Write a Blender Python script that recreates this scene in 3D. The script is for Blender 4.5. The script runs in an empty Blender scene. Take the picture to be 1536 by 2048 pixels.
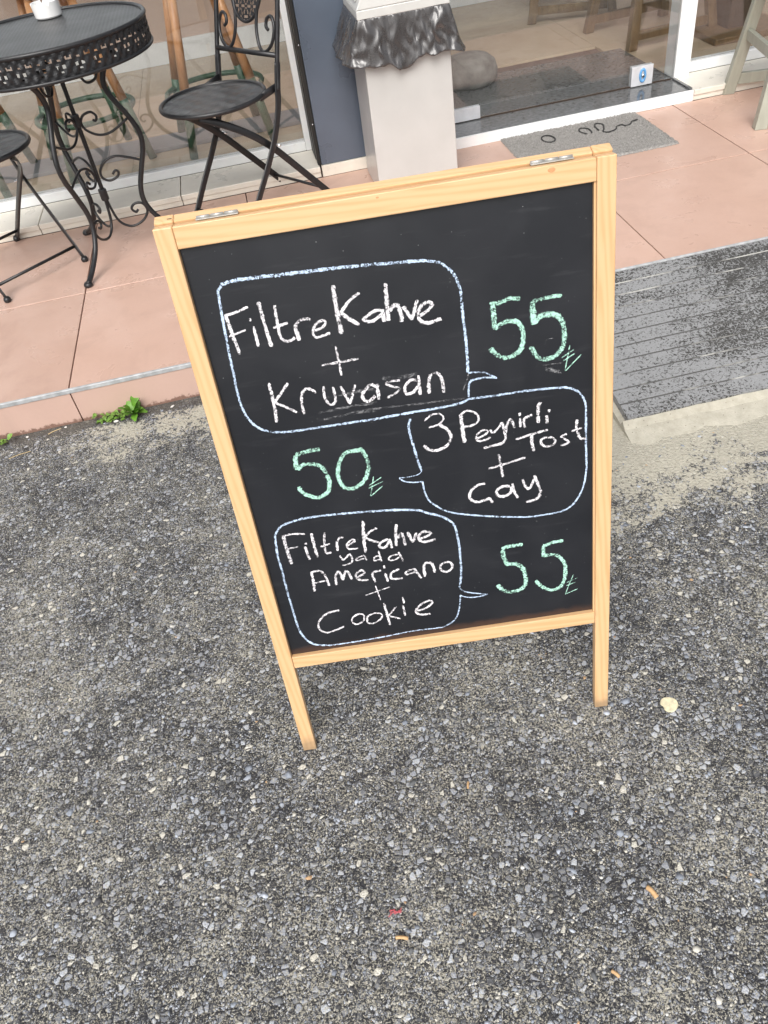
import bpy, bmesh, math, random
import numpy as np
from mathutils import Vector, Matrix

rnd = random.Random(7)
sc = bpy.context.scene
C = sc.collection
R = math.radians

# ---------------------------------------------------------------- camera
cam_data = bpy.data.cameras.new('camera')
cam = bpy.data.objects.new('camera', cam_data); C.objects.link(cam)
cam_data.sensor_fit = 'VERTICAL'; cam_data.sensor_height = 36.0
cam_data.lens = 36.0*1577.0/2048.0
cam_data.clip_start = 0.05; cam_data.clip_end = 400
right = Vector((0.97269, -0.19477, -0.12622)); up = Vector((0.22524, 0.66101, 0.71577)); fwd = Vector((0.05598, 0.72466, -0.68683))
M = Matrix((right, up, -fwd)).transposed().to_4x4(); M.translation = Vector((-0.08456, -2.17211, 1.37949))
cam.matrix_world = M
sc.camera = cam

# ---------------------------------------------------------------- sky, sun, exposure: bright overcast
SUN_EL, SUN_AZ = 47.0, 198.0            # azimuth clockwise from +Y
world = bpy.data.worlds.new('World'); sc.world = world; world.use_nodes = True
wn = world.node_tree.nodes; wl = world.node_tree.links
bg = wn['Background']
sky = wn.new('ShaderNodeTexSky'); sky.sky_type = 'NISHITA'; sky.sun_disc = False
sky.sun_elevation = R(SUN_EL); sky.sun_rotation = R(SUN_AZ)
sky.air_density = 1.0; sky.dust_density = 4.0; sky.ozone_density = 1.0
hs = wn.new('ShaderNodeHueSaturation'); hs.inputs['Saturation'].default_value = 0.22   # cloud veil: nearly grey sky
wl.new(sky.outputs[0], hs.inputs['Color']); wl.new(hs.outputs[0], bg.inputs[0])
bg.inputs[1].default_value = 0.13
sun_d = bpy.data.lights.new('sun', 'SUN'); sun_d.energy = 1.5; sun_d.angle = R(38); sun_d.color = (1.0, 0.965, 0.92)
sun = bpy.data.objects.new('sun', sun_d); C.objects.link(sun)
az, el = R(SUN_AZ), R(SUN_EL)
sdir = Vector((math.sin(az)*math.cos(el), math.cos(az)*math.cos(el), math.sin(el)))
sun.rotation_euler = (-sdir).to_track_quat('-Z', 'Y').to_euler(); sun.location = (0, -3, 8)
vs = sc.view_settings
vs.view_transform = 'Standard'; vs.look = 'None'; vs.gamma = 1.0; vs.use_curve_mapping = False
vs.exposure = 0.57
sc.cycles.max_bounces = 10; sc.cycles.transparent_max_bounces = 24; sc.cycles.caustics_reflective = False

# ---------------------------------------------------------------- helpers
class MB:
    """collects shapes, builds them as one mesh object"""
    def __init__(s): s.v = []; s.f = []; s.uv = {}
    def add(s, V, F):
        b = len(s.v); s.v += [tuple(x) for x in V]; s.f += [tuple(i+b for i in f) for f in F]; return s
    def box(s, a, b, m=None):
        (x0, y0, z0), (x1, y1, z1) = a, b
        V = [Vector(q) for q in ((x0,y0,z0),(x1,y0,z0),(x1,y1,z0),(x0,y1,z0),(x0,y0,z1),(x1,y0,z1),(x1,y1,z1),(x0,y1,z1))]
        if m: V = [m @ q for q in V]
        return s.add(V, [(0,3,2,1),(4,5,6,7),(0,1,5,4),(1,2,6,5),(2,3,7,6),(3,0,4,7)])
    def hexa(s, bot, top):     # two quads, counter-clockwise seen from above
        return s.add(list(bot)+list(top), [(0,3,2,1),(4,5,6,7),(0,1,5,4),(1,2,6,5),(2,3,7,6),(3,0,4,7)])
    def tube(s, pts, r, n=8, flat=None, closed=False):
        P = [Vector(p) for p in pts]; N = len(P); rs = r if isinstance(r, (list, tuple)) else [r]*N
        T = []
        for i in range(N):
            a = P[i-1] if (i > 0 or closed) else P[i]; b = P[(i+1) % N] if (i < N-1 or closed) else P[i]
            T.append((b-a).normalized())
        ref = Vector((0,0,1)) if abs(T[0].z) < 0.9 else Vector((1,0,0))
        u = (ref - T[0]*ref.dot(T[0])).normalized(); V = []
        for i in range(N):
            u = (u - T[i]*u.dot(T[i])).normalized(); w = T[i].cross(u)
            if flat is not None:
                fu = Vector(flat); fu = (fu - T[i]*fu.dot(T[i])).normalized(); fw = T[i].cross(fu)
            for k in range(n):
                a = 2*math.pi*k/n
                if flat is not None:   # flat bar: r = half width, thin across `flat`
                    V.append(P[i] + fu*math.cos(a)*rs[i]*0.34 + fw*math.sin(a)*rs[i]*1.15)
                else: V.append(P[i] + u*math.cos(a)*rs[i] + w*math.sin(a)*rs[i])
        F = []
        for i in range(N if closed else N-1):
            j = (i+1) % N
            for k in range(n):
                k2 = (k+1) % n; F.append((i*n+k, i*n+k2, j*n+k2, j*n+k))
        if not closed:
            F.append(tuple(range(n-1, -1, -1))); F.append(tuple((N-1)*n+k for k in range(n)))
        return s.add(V, F)
    def lathe(s, prof, n=32, c=(0,0,0), cap=True):
        V = []; F = []
        for (r, z) in prof:
            for k in range(n):
                a = 2*math.pi*k/n; V.append((c[0]+r*math.cos(a), c[1]+r*math.sin(a), c[2]+z))
        for i in range(len(prof)-1):
            for k in range(n):
                k2 = (k+1) % n; F.append((i*n+k, i*n+k2, (i+1)*n+k2, (i+1)*n+k))
        if cap:
            F.append(tuple(range(n-1, -1, -1))); F.append(tuple((len(prof)-1)*n+k for k in range(n)))
        return s.add(V, F)
    def mesh(s, name, mat=None, smooth=False):
        me = bpy.data.meshes.new(name); me.from_pydata(s.v, [], s.f); me.update()
        if mat: me.materials.append(mat)
        if smooth: me.shade_smooth() if hasattr(me, 'shade_smooth') else None
        return me
    def build(s, name, mat=None, parent=None, smooth=False, bevel=0, seg=2):
        o = bpy.data.objects.new(name, s.mesh(name, mat, smooth)); C.objects.link(o)
        if parent: o.parent = parent
        if bevel:
            b = o.modifiers.new('bevel', 'BEVEL'); b.width = bevel; b.segments = seg; b.limit_method = 'ANGLE'; b.angle_limit = R(40)
        return o

def link(name, me, parent=None, loc=(0,0,0), rot=(0,0,0)):
    o = bpy.data.objects.new(name, me); C.objects.link(o); o.location = loc; o.rotation_euler = rot
    if parent: o.parent = parent
    return o
def tag(o, label, cat, group=None):
    o['label'] = label; o['category'] = cat
    if group: o['group'] = group
    return o
def thing(name, label, cat, loc=(0,0,0), rz=0, group=None):
    o = bpy.data.objects.new(name, None); C.objects.link(o); o.location = loc; o.rotation_euler = (0,0,rz); o.empty_display_size = 0.1
    return tag(o, label, cat, group)
def struct(o): o['kind'] = 'structure'; return o
def stuff(o): o['kind'] = 'stuff'; return o
def copy_tree(root, loc, rz, label):
    r = root.copy(); C.objects.link(r); r.location = loc; r.rotation_euler = (0,0,rz); r['label'] = label
    for ch in list(root.children):
        c = ch.copy(); C.objects.link(c); c.parent = r
        for g in list(ch.children):
            d = g.copy(); C.objects.link(d); d.parent = c
    return r
def spline(pts, n=6, closed=False):
    P = [np.array(p, float) for p in pts]; N = len(P); out = []
    g = (lambda i: P[i % N]) if closed else (lambda i: P[min(max(i, 0), N-1)])
    for i in range(N if closed else N-1):
        a, b, c, d = g(i-1), g(i), g(i+1), g(i+2)
        for k in range(n):
            t = k/n; out.append(tuple(0.5*((2*b)+(c-a)*t+(2*a-5*b+4*c-d)*t*t+(3*b-a-3*c+d)*t**3)))
    if not closed: out.append(tuple(P[-1]))
    return out

# ---------------------------------------------------------------- materials
class NT:
    def __init__(s, name):
        s.m = bpy.data.materials.new(name); s.m.use_nodes = True; s.t = s.m.node_tree; s.n = s.t.nodes; s.l = s.t.links
        s.b = s.n['Principled BSDF']; s.out = s.n['Material Output']
    def new(s, typ, **kw):
        x = s.n.new(typ)
        for k, v in kw.items(): setattr(x, k, v)
        return x
    def put(s, sock, v):
        if isinstance(v, bpy.types.NodeSocket): s.l.new(v, sock)
        elif isinstance(v, (tuple, list)) and sock.type == 'RGBA': sock.default_value = (*v[:3], 1)
        else: sock.default_value = v
    def coord(s, scale=(1,1,1), kind='Object', rot=(0,0,0)):
        tc = s.new('ShaderNodeTexCoord'); mp = s.new('ShaderNodeMapping')
        mp.inputs['Scale'].default_value = scale; mp.inputs['Rotation'].default_value = rot
        s.l.new(tc.outputs[kind], mp.inputs['Vector']); return mp.outputs[0]
    def world(s): return s.new('ShaderNodeNewGeometry').outputs['Position']
    def noise(s, vec, scale, detail=3, rough=0.55, dist=0.0, out='Fac'):
        x = s.new('ShaderNodeTexNoise'); s.put(x.inputs['Vector'], vec); x.inputs['Scale'].default_value = scale
        x.inputs['Detail'].default_value = detail; x.inputs['Roughness'].default_value = rough; x.inputs['Distortion'].default_value = dist
        return x.outputs[out]
    def vor(s, vec, scale, feature='F1', rand=1.0):
        x = s.new('ShaderNodeTexVoronoi', feature=feature); s.put(x.inputs['Vector'], vec); x.inputs['Scale'].default_value = scale
        x.inputs['Randomness'].default_value = rand; return x
    def ramp(s, fac, stops, interp='LINEAR'):
        x = s.new('ShaderNodeValToRGB'); s.put(x.inputs[0], fac); cr = x.color_ramp; cr.interpolation = interp
        while len(cr.elements) < len(stops): cr.elements.new(0.5)
        for e, (p, c) in zip(cr.elements, stops):
            e.position = p; e.color = (*c, 1) if isinstance(c, (tuple, list)) else (c, c, c, 1)
        return x.outputs[0]
    def rng(s, v, a, b, c=0.0, d=1.0, smooth=False):
        x = s.new('ShaderNodeMapRange'); s.put(x.inputs[0], v); x.inputs[1].default_value = a; x.inputs[2].default_value = b
        x.inputs[3].default_value = c; x.inputs[4].default_value = d
        if smooth: x.interpolation_type = 'SMOOTHSTEP'
        return x.outputs[0]
    def math(s, op, a, b=0.0, clamp=False):
        x = s.new('ShaderNodeMath', operation=op); s.put(x.inputs[0], a); s.put(x.inputs[1], b); x.use_clamp = clamp; return x.outputs[0]
    def mix(s, fac, a, b, mode='MIX'):
        x = s.new('ShaderNodeMix', data_type='RGBA', blend_type=mode); s.put(x.inputs[0], fac); s.put(x.inputs[6], a); s.put(x.inputs[7], b); return x.outputs[2]
    def vadd(s, a, b):
        x = s.new('ShaderNodeVectorMath', operation='ADD'); s.put(x.inputs[0], a); s.put(x.inputs[1], b); return x.outputs[0]
    def vscale(s, a, f):
        x = s.new('ShaderNodeVectorMath', operation='SCALE'); s.put(x.inputs[0], a); x.inputs['Scale'].default_value = f; return x.outputs[0]
    def sep(s, v):
        x = s.new('ShaderNodeSeparateXYZ'); s.put(x.inputs[0], v); return x.outputs
    def bump(s, h, strength=0.3, dist=0.002, base=None):
        x = s.new('ShaderNodeBump'); s.put(x.inputs['Height'], h); x.inputs['Strength'].default_value = strength; x.inputs['Distance'].default_value = dist
        if base is not None: s.l.new(base, x.inputs['Normal'])
        s.l.new(x.outputs[0], s.b.inputs['Normal']); return x.outputs[0]
    def set(s, **kw):
        names = dict(col='Base Color', rough='Roughness', metal='Metallic', coat='Coat Weight', coatr='Coat Roughness', spec='Specular IOR Level', alpha='Alpha', sheen='Sheen Weight', sub='Subsurface Weight')
        for k, v in kw.items(): s.put(s.b.inputs[names[k]], v)
        return s.m

def plain(name, col, rough=0.5, metal=0.0, var=0.12, scale=25, coat=0.0, bump=0.0, bscale=200):
    t = NT(name); c = t.coord(); n = t.noise(c, scale, 4)
    k = t.rng(n, 0.3, 0.7, 1-var, 1+var*0.6)
    m = t.new('ShaderNodeMix', data_type='RGBA', blend_type='MULTIPLY'); m.inputs[0].default_value = 1; t.put(m.inputs[6], col); t.l.new(k, m.inputs[7])
    t.set(col=m.outputs[2], rough=t.rng(n, 0.3, 0.7, max(0.02, rough-0.06), min(1, rough+0.06)), metal=metal, coat=coat)
    if bump: t.bump(t.noise(c, bscale, 3), bump, 0.001)
    return t.m

def wood(name, axis):
    t = NT(name); sc3 = [26, 26, 26]; sc3[axis] = 1.6
    c = t.coord(tuple(sc3)); oi = t.new('ShaderNodeObjectInfo')
    off = t.new('ShaderNodeCombineXYZ'); t.l.new(oi.outputs['Random'], off.inputs[0]); t.l.new(oi.outputs['Random'], off.inputs[2])
    c = t.vadd(c, t.vscale(off.outputs[0], 37.0))
    n1 = t.noise(c, 2.2, 5, 0.6, 0.6)
    w = t.new('ShaderNodeTexWave', wave_type='BANDS', bands_direction='DIAGONAL'); t.put(w.inputs['Vector'], c); w.inputs['Scale'].default_value = 2.1
    w.inputs['Distortion'].default_value = 5.5; w.inputs['Detail'].default_value = 3; w.inputs['Detail Scale'].default_value = 1.2
    g = t.math('ADD', t.math('MULTIPLY', w.outputs['Fac'], 0.45), t.math('MULTIPLY', n1, 0.55))
    col = t.ramp(g, [(0.18, (0.695, 0.458, 0.248)), (0.55, (0.675, 0.428, 0.220)), (0.85, (0.60, 0.355, 0.165))])
    c2 = t.coord((1,1,1)); ks = [11, 11, 11]; ks[axis] = 6; kn = t.vor(t.coord(tuple(ks)), 1.0).outputs['Distance']
    spot = t.rng(kn, 0.06, 0.13, 1.0, 0.0, True)
    col = t.mix(t.math('MULTIPLY', spot, 0.75), col, (0.30, 0.14, 0.055))
    sm = t.noise(c2, 14, 4, 0.6); col = t.mix(t.rng(sm, 0.62, 0.8, 0, 0.22), col, (0.55, 0.40, 0.24))
    if axis == 2:       # darker brown towards the bottom end, edge broken by noise
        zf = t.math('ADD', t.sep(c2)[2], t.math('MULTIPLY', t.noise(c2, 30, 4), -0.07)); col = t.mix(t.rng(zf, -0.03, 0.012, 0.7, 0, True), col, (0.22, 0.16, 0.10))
    fib = t.coord(tuple(160 if i != axis else 5 for i in range(3)))
    t.set(col=col, rough=t.rng(n1, 0.3, 0.7, 0.38, 0.55), coat=0.08)
    t.bump(t.noise(fib, 1.0, 2), 0.12, 0.0006)
    return t.m

def iron(name):
    t = NT(name); c = t.coord(); n = t.noise(c, 60, 4)
    t.set(col=t.ramp(n, [(0.3, (0.008, 0.0085, 0.010)), (0.7, (0.018, 0.018, 0.020))]), rough=t.rng(n, 0.3, 0.7, 0.32, 0.5), metal=0.15, coat=0.15)
    t.bump(t.noise(c, 420, 2), 0.25, 0.0008); return t.m

def glass(name, tint=(0.955, 0.962, 0.96)):
    t = NT(name); t.n.remove(t.b)
    tr = t.new('ShaderNodeBsdfTransparent'); tr.inputs[0].default_value = (*tint, 1)
    gl = t.new('ShaderNodeBsdfGlossy'); gl.inputs['Roughness'].default_value = 0.012; gl.inputs[0].default_value = (0.95, 0.97, 0.98, 1)
    fr = t.new('ShaderNodeFresnel'); t.l.new(t.rng(t.new('ShaderNodeNewGeometry').outputs['Backfacing'], 0, 1, 1.52, 1/1.52), fr.inputs[0])   # same film reflectance from either side
    mx = t.new('ShaderNodeMixShader'); t.l.new(t.math('MULTIPLY', fr.outputs[0], 1.8, True), mx.inputs[0])
    t.l.new(tr.outputs[0], mx.inputs[1]); t.l.new(gl.outputs[0], mx.inputs[2]); t.l.new(mx.outputs[0], t.out.inputs[0]); return t.m

def asphalt():
    t = NT('asphalt'); P = t.world()
    wv = t.vscale(t.noise(P, 70, 2, out='Color'), 0.006); Q = t.vadd(P, wv)
    v1 = t.vor(Q, 92); e1 = t.vor(Q, 92, 'DISTANCE_TO_EDGE'); v2 = t.vor(Q, 250); e2 = t.vor(Q, 250, 'DISTANCE_TO_EDGE')
    r1 = t.sep(v1.outputs['Color']); r2 = t.sep(v2.outputs['Color'])
    DK = (0.027, 0.027, 0.031)
    st = [(0.0, (0.040, 0.040, 0.044)), (0.28, (0.092, 0.094, 0.101)), (0.48, (0.17, 0.177, 0.194)), (0.68, (0.295, 0.31, 0.345)), (0.86, (0.44, 0.46, 0.50)), (0.95, (0.60, 0.575, 0.51))]
    c1 = t.ramp(r1[0], st, 'CONSTANT'); c2 = t.ramp(r2[0], st, 'CONSTANT')
    fine = t.mix(t.rng(e2.outputs[0], 0.05, 0.17), DK, c2)
    big = t.mix(t.rng(e1.outputs[0], 0.06, 0.15), DK, c1)
    base = t.mix(t.rng(r1[1], 0.52, 0.54), fine, big)
    grain = t.noise(P, 520, 3, 0.7); base = t.mix(0.65, base, t.mix(1.0, base, t.ramp(grain, [(0.3, 0.35), (0.7, 1.75)]), 'MULTIPLY'))
    big_n = t.noise(P, 3.1, 5, 0.6); mid_n = t.noise(P, 21, 4, 0.65); fin_n = t.noise(Q, 300, 4, 0.68, 0.9)
    x, y, z = t.sep(P)
    # beige dust lying in the pores
    s = t.math('ADD', t.math('MULTIPLY', t.math('SUBTRACT', big_n, 0.5), 0.20), t.math('MULTIPLY', t.math('SUBTRACT', mid_n, 0.5), 0.20))
    d1 = t.rng(t.math('ADD', fin_n, s), 0.54, 0.565)
    dust = t.ramp(t.noise(P, 120, 2), [(0.3, (0.33, 0.31, 0.25)), (0.7, (0.54, 0.51, 0.425))])
    col = t.mix(t.math('MULTIPLY', d1, 0.85), base, dust)
    # washed-out sand drifts: along the kerb and round the foot of the ramp
    dn = t.noise(t.vadd(P, (3.1, 1.7, 0)), 11, 6, 0.68, 0.4); fn = t.noise(Q, 130, 4, 0.7)
    kx = t.math('MULTIPLY', t.rng(x, -0.95, -0.7, 0, 1, True), t.rng(x, -0.35, -0.1, 1, 0, True))
    ky = t.math('MULTIPLY', t.rng(y, -0.36, -0.10, 0, 1, True), t.rng(y, -0.07, -0.03, 1, 0, True))
    kerb = t.math('MULTIPLY', t.math('MULTIPLY', kx, ky), 0.15)
    rm = t.math('MULTIPLY', t.math('MULTIPLY', t.math('MULTIPLY', t.rng(x, 0.30, 0.72, 0, 1, True), t.rng(x, 1.7, 2.6, 1, 0, True)), t.rng(y, -0.98, -0.60, 0, 1)), 0.215)
    rm2 = t.math('MULTIPLY', t.math('MULTIPLY', t.rng(x, 0.0, 0.7, 0, 1, True), t.rng(y, -1.45, -0.8, 0, 1, True)), 0.08)
    lvl = t.math('ADD', t.math('ADD', t.math('ADD', kerb, rm), rm2), t.math('ADD', t.math('MULTIPLY', dn, 0.52), t.math('MULTIPLY', fn, 0.48)))
    sand = t.rng(lvl, 0.615, 0.645)
    scol = t.ramp(t.noise(P, 90, 5, 0.7), [(0.3, (0.36, 0.335, 0.27)), (0.7, (0.53, 0.50, 0.42))])
    col = t.mix(sand, col, scol)
    # damp, silted strip against the kerb
    damp = t.math('MULTIPLY', t.rng(t.math('ADD', y, t.math('MULTIPLY', mid_n, 0.10)), -0.02, 0.02, 0, 1, True), t.math('SUBTRACT', 1.0, sand))
    col = t.mix(t.math('MULTIPLY', damp, 0.75), col, (0.085, 0.078, 0.068))
    big2 = t.rng(big_n, 0.3, 0.7, 0.90, 1.10); col = t.mix(1.0, col, big2, 'MULTIPLY')
    t.set(col=col, rough=0.82, spec=0.35)
    h = t.math('ADD', t.math('MULTIPLY', t.rng(e1.outputs[0], 0.0, 0.25), 0.6), t.math('ADD', t.math('MULTIPLY', t.rng(e2.outputs[0], 0, 0.3), 0.3), t.math('MULTIPLY', grain, 0.25)))
    t.bump(h, 0.75, 0.0035); return t.m

def stone_mat():
    t = NT('aggregate_stone'); a = t.new('ShaderNodeAttribute', attribute_name='tint')
    n = t.noise(t.world(), 300, 3, 0.6)
    t.set(col=t.mix(1.0, a.outputs['Color'], t.ramp(n, [(0.3, 0.7), (0.7, 1.15)]), 'MULTIPLY'), rough=0.72, spec=0.4); return t.m

def pink_tile(name, face=False):
    t = NT(name); P = t.world(); n = t.noise(P, 5, 5, 0.6); f = t.noise(P, 130, 3)
    oi = t.new('ShaderNodeObjectInfo')
    col = t.ramp(n, [(0.3, (0.54, 0.355, 0.278)), (0.7, (0.59, 0.40, 0.322))])
    col = t.mix(t.rng(f, 0.35, 0.7, 0, 0.22), col, (0.49, 0.325, 0.265))
    scuff = t.noise(t.vadd(P, (7, 2, 0)), 7, 5, 0.60, 0.4)
    col = t.mix(t.rng(scuff, 0.52, 0.74, 0, 0.30), col, (0.36, 0.235, 0.19))
    scuff2 = t.noise(t.vadd(P, (1, 9, 0)), 34, 5, 0.7)
    col = t.mix(t.rng(scuff2, 0.55, 0.85, 0, 0.16), col, (0.66, 0.48, 0.40))
    col = t.mix(1.0, col, t.rng(oi.outputs['Random'], 0, 1, 0.90, 1.03), 'MULTIPLY')
    r = t.rng(scuff, 0.3, 0.7, 0.22, 0.46)
    if face:
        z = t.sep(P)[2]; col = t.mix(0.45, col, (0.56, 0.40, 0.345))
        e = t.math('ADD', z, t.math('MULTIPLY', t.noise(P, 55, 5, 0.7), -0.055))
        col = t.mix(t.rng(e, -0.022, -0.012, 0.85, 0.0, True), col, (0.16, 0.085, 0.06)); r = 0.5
    t.set(col=col, rough=r, spec=0.45); t.bump(t.noise(P, 240, 2), 0.08, 0.0005); return t.m

def ramp_mat():
    t = NT('grooved_ramp_stone'); P = t.world()
    Q = t.vadd(P, t.vscale(t.noise(P, 40, 2, out='Color'), 0.02))
    st = t.new('ShaderNodeMapping'); t.put(st.inputs[0], Q); st.inputs['Scale'].default_value = (0.55, 1.0, 1.0)
    big = t.noise(st.outputs[0], 5.5, 4, 0.6, 0.5); f = t.rng(t.noise(Q, 150, 4, 0.62, 0.6), 0.25, 0.75); x, y, z = t.sep(P)
    bias = t.math('ADD', t.rng(y, -0.6, 0.0, 0.025, -0.035), t.rng(x, 0.7, 1.5, 0.02, -0.035))
    lv = t.math('ADD', t.math('ADD', t.math('MULTIPLY', big, 0.55), t.math('MULTIPLY', f, 0.45)), bias)
    dry = t.rng(lv, 0.445, 0.525)
    g = t.noise(P, 420, 3)
    wet = t.ramp(g, [(0.3, (0.042, 0.041, 0.040)), (0.7, (0.078, 0.075, 0.071))]); lt = t.ramp(g, [(0.3, (0.25, 0.255, 0.262)), (0.7, (0.38, 0.385, 0.39))])
    col = t.mix(t.math('MULTIPLY', dry, 0.78), wet, lt)
    t.set(col=col, rough=t.rng(dry, 0, 1, 0.25, 0.75)); t.bump(t.noise(P, 380, 3), 0.2, 0.001); return t.m

def groove_mat():
    t = NT('groove_grey'); P = t.world(); n = t.noise(t.vadd(P, (0, 0, 3)), 6, 5, 0.65)
    t.set(col=t.mix(t.rng(n, 0.50, 0.62), (0.085, 0.084, 0.082), (0.40, 0.395, 0.37)), rough=0.85); return t.m  # groove colour: patches of pale and dark grey by noise

def cement(name, a, b, scale=30):
    t = NT(name); P = t.world(); n = t.noise(P, scale, 6, 0.65); f = t.noise(P, 240, 3)
    col = t.mix(t.rng(f, 0.3, 0.75, 0, 0.35), t.ramp(n, [(0.3, a), (0.7, b)]), (0.25, 0.23, 0.18))
    pit = t.vor(P, 70).outputs['Distance']; col = t.mix(t.rng(pit, 0.06, 0.12, 0.8, 0), col, (0.07, 0.065, 0.055))
    t.set(col=col, rough=0.9); t.bump(t.math('ADD', n, f), 0.35, 0.003); return t.m

def panel_mat():
    t = NT('blackboard_paint'); c = t.coord(); n = t.noise(c, 7, 5, 0.6, 0.5); sm = t.coord((3, 3, 22), rot=(0, 0.12, 0)); s = t.noise(sm, 3.2, 5, 0.65)
    col = t.mix(t.rng(n, 0.42, 0.75, 0, 0.55), (0.0085, 0.0098, 0.0135), (0.018, 0.0195, 0.0245))
    col = t.mix(t.rng(s, 0.58, 0.80, 0, 0.10), col, (0.16, 0.16, 0.17))
    sp = t.vor(c, 240); spk = t.rng(sp.outputs['Distance'], 0.07, 0.16, 1, 0); pick = t.rng(t.sep(sp.outputs['Color'])[0], 0.962, 0.975)
    dn = t.rng(t.noise(c, 11, 3), 0.45, 0.62); col = t.mix(t.math('MULTIPLY', t.math('MULTIPLY', spk, pick), t.math('MULTIPLY', dn, 0.75)), col, (0.6, 0.6, 0.6))
    # bare brown board showing along the bottom edge, where paint has worn off
    x, y, z = t.sep(c)
    e = t.math('ADD', z, t.math('MULTIPLY', t.noise(c, 22, 4), -0.035)); col = t.mix(t.rng(e, 0.232, 0.243, 0.6, 0, True), col, (0.060, 0.030, 0.020))
    t.set(col=col, rough=t.rng(n, 0.3, 0.7, 0.36, 0.48), spec=0.5)
    t.bump(t.noise(c, 600, 2), 0.10, 0.0004); return t.m

def chalk(name, col, lo, hi, strength=1.0):
    t = NT(name); a = t.new('ShaderNodeUVMap'); u = t.sep(a.outputs[0])
    c = t.coord(); g = t.noise(c, 640, 2, 0.8); g2 = t.noise(c, 260, 3, 0.7); lon = t.noise(c, 45, 2)
    edge = t.math('ABSOLUTE', t.math('SUBTRACT', t.math('MULTIPLY', u[0], 2.0), 1.0))
    thr = t.rng(edge, 0.45, 1.0, lo, hi, True)
    v = t.math('ADD', t.math('ADD', t.math('MULTIPLY', g, 0.55), t.math('MULTIPLY', g2, 0.38)), t.math('MULTIPLY', t.math('SUBTRACT', lon, 0.5), 0.22))
    k = t.rng(t.math('SUBTRACT', v, thr), -0.015, 0.02)
    tone = t.ramp(g2, [(0.3, tuple(q*0.78 for q in col)), (0.65, col)])
    t.set(col=tone, rough=0.95, spec=0.1, alpha=t.math('MULTIPLY', k, strength)); return t.m

def bag_mat():
    t = NT('black_bag_film'); c = t.coord(); n = t.noise(c, 30, 3)
    t.set(col=(0.045, 0.041, 0.041), rough=t.rng(n, 0.3, 0.7, 0.22, 0.34), spec=0.9, coat=0.5, coatr=0.2, alpha=0.90)
    c2 = t.coord((1, 1, 0.5)); r1 = t.math('ABSOLUTE', t.math('SUBTRACT', t.noise(c2, 8.5, 1.5, 0.5, 0.5), 0.5)); r2 = t.math('ABSOLUTE', t.math('SUBTRACT', t.noise(t.vadd(c2, (5, 3, 1)), 19, 1, 0.5, 0.6), 0.5))
    t.bump(t.math('ADD', t.math('MULTIPLY', r1, 1.0), t.math('MULTIPLY', r2, 0.5)), 0.55, 0.04); return t.m

def steel(name):
    t = NT(name); c = t.coord((220, 220, 2)); n = t.noise(c, 1.0, 2); m = t.noise(t.coord(), 6, 4)
    t.set(col=t.ramp(m, [(0.3, (0.49, 0.488, 0.472)), (0.7, (0.55, 0.546, 0.53))]), rough=t.rng(n, 0.3, 0.7, 0.28, 0.38), metal=0.12)
    t.bump(n, 0.05, 0.0003); return t.m

def perforated(name, scale, wave=False):
    t = NT(name); c = t.coord(); v = t.vor(c, scale, rand=0.0).outputs['Distance']
    hole = t.rng(v, 0.26, 0.36, 1, 0, True); n = t.noise(c, 8, 2)
    col = t.mix(t.math('MULTIPLY', hole, 0.85), t.ramp(n, [(0.3, (0.034, 0.035, 0.037)), (0.7, (0.042, 0.043, 0.046))]), (0.004, 0.004, 0.004))
    t.set(col=col, rough=t.rng(n, 0.3, 0.7, 0.36, 0.44), metal=0.1, coat=0.05)
    h = t.math('SUBTRACT', 1.0, hole)
    if wave:
        x, y, z = t.sep(c); h = t.math('ADD', h, t.math('MULTIPLY', t.math('ADD', t.math('SINE', t.math('MULTIPLY', x, 110)), t.math('SINE', t.math('MULTIPLY', y, 110))), 1.1))
    t.bump(h, 0.35, 0.0015 if not wave else 0.0035); return t.m

def mat_pile(name):
    t = NT(name); P = t.world(); n = t.noise(P, 190, 4, 0.7, 0.6); b = t.noise(P, 9, 5, 0.65)
    col = t.ramp(n, [(0.3, (0.15, 0.144, 0.136)), (0.7, (0.50, 0.48, 0.455))]); col = t.mix(t.rng(b, 0.4, 0.65, 0, 0.5), col, (0.36, 0.345, 0.325))
    t.set(col=col, rough=0.95, spec=0.1); t.bump(n, 1.0, 0.006); return t.m

def interior_tile():
    t = NT('beige_floor_tile'); P = t.world(); n = t.noise(P, 3.5, 5, 0.6); st = t.noise(t.vadd(P, (2, 5, 0)), 14, 4, 0.6, 1.2)
    col = t.ramp(n, [(0.3, (0.43, 0.335, 0.235)), (0.7, (0.52, 0.425, 0.315))]); col = t.mix(t.rng(st, 0.5, 0.7, 0, 0.25), col, (0.40, 0.33, 0.25))
    t.set(col=col, rough=0.22, spec=0.5); return t.m

def leaf_mat(name, a, b):
    t = NT(name); c = t.coord(); n = t.noise(c, 60, 4)
    t.set(col=t.ramp(n, [(0.3, a), (0.7, b)]), rough=0.5, sub=0.1); t.b.inputs['Subsurface Radius'].default_value = (0.004, 0.006, 0.002); return t.m

def stool_wood(name, a, b, axis=2):
    t = NT(name); s3 = [30, 30, 30]; s3[axis] = 3; n = t.noise(t.coord(tuple(s3)), 1.5, 5, 0.65, 0.5)
    t.set(col=t.ramp(n, [(0.3, a), (0.7, b)]), rough=0.42, coat=0.1); return t.m

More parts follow.
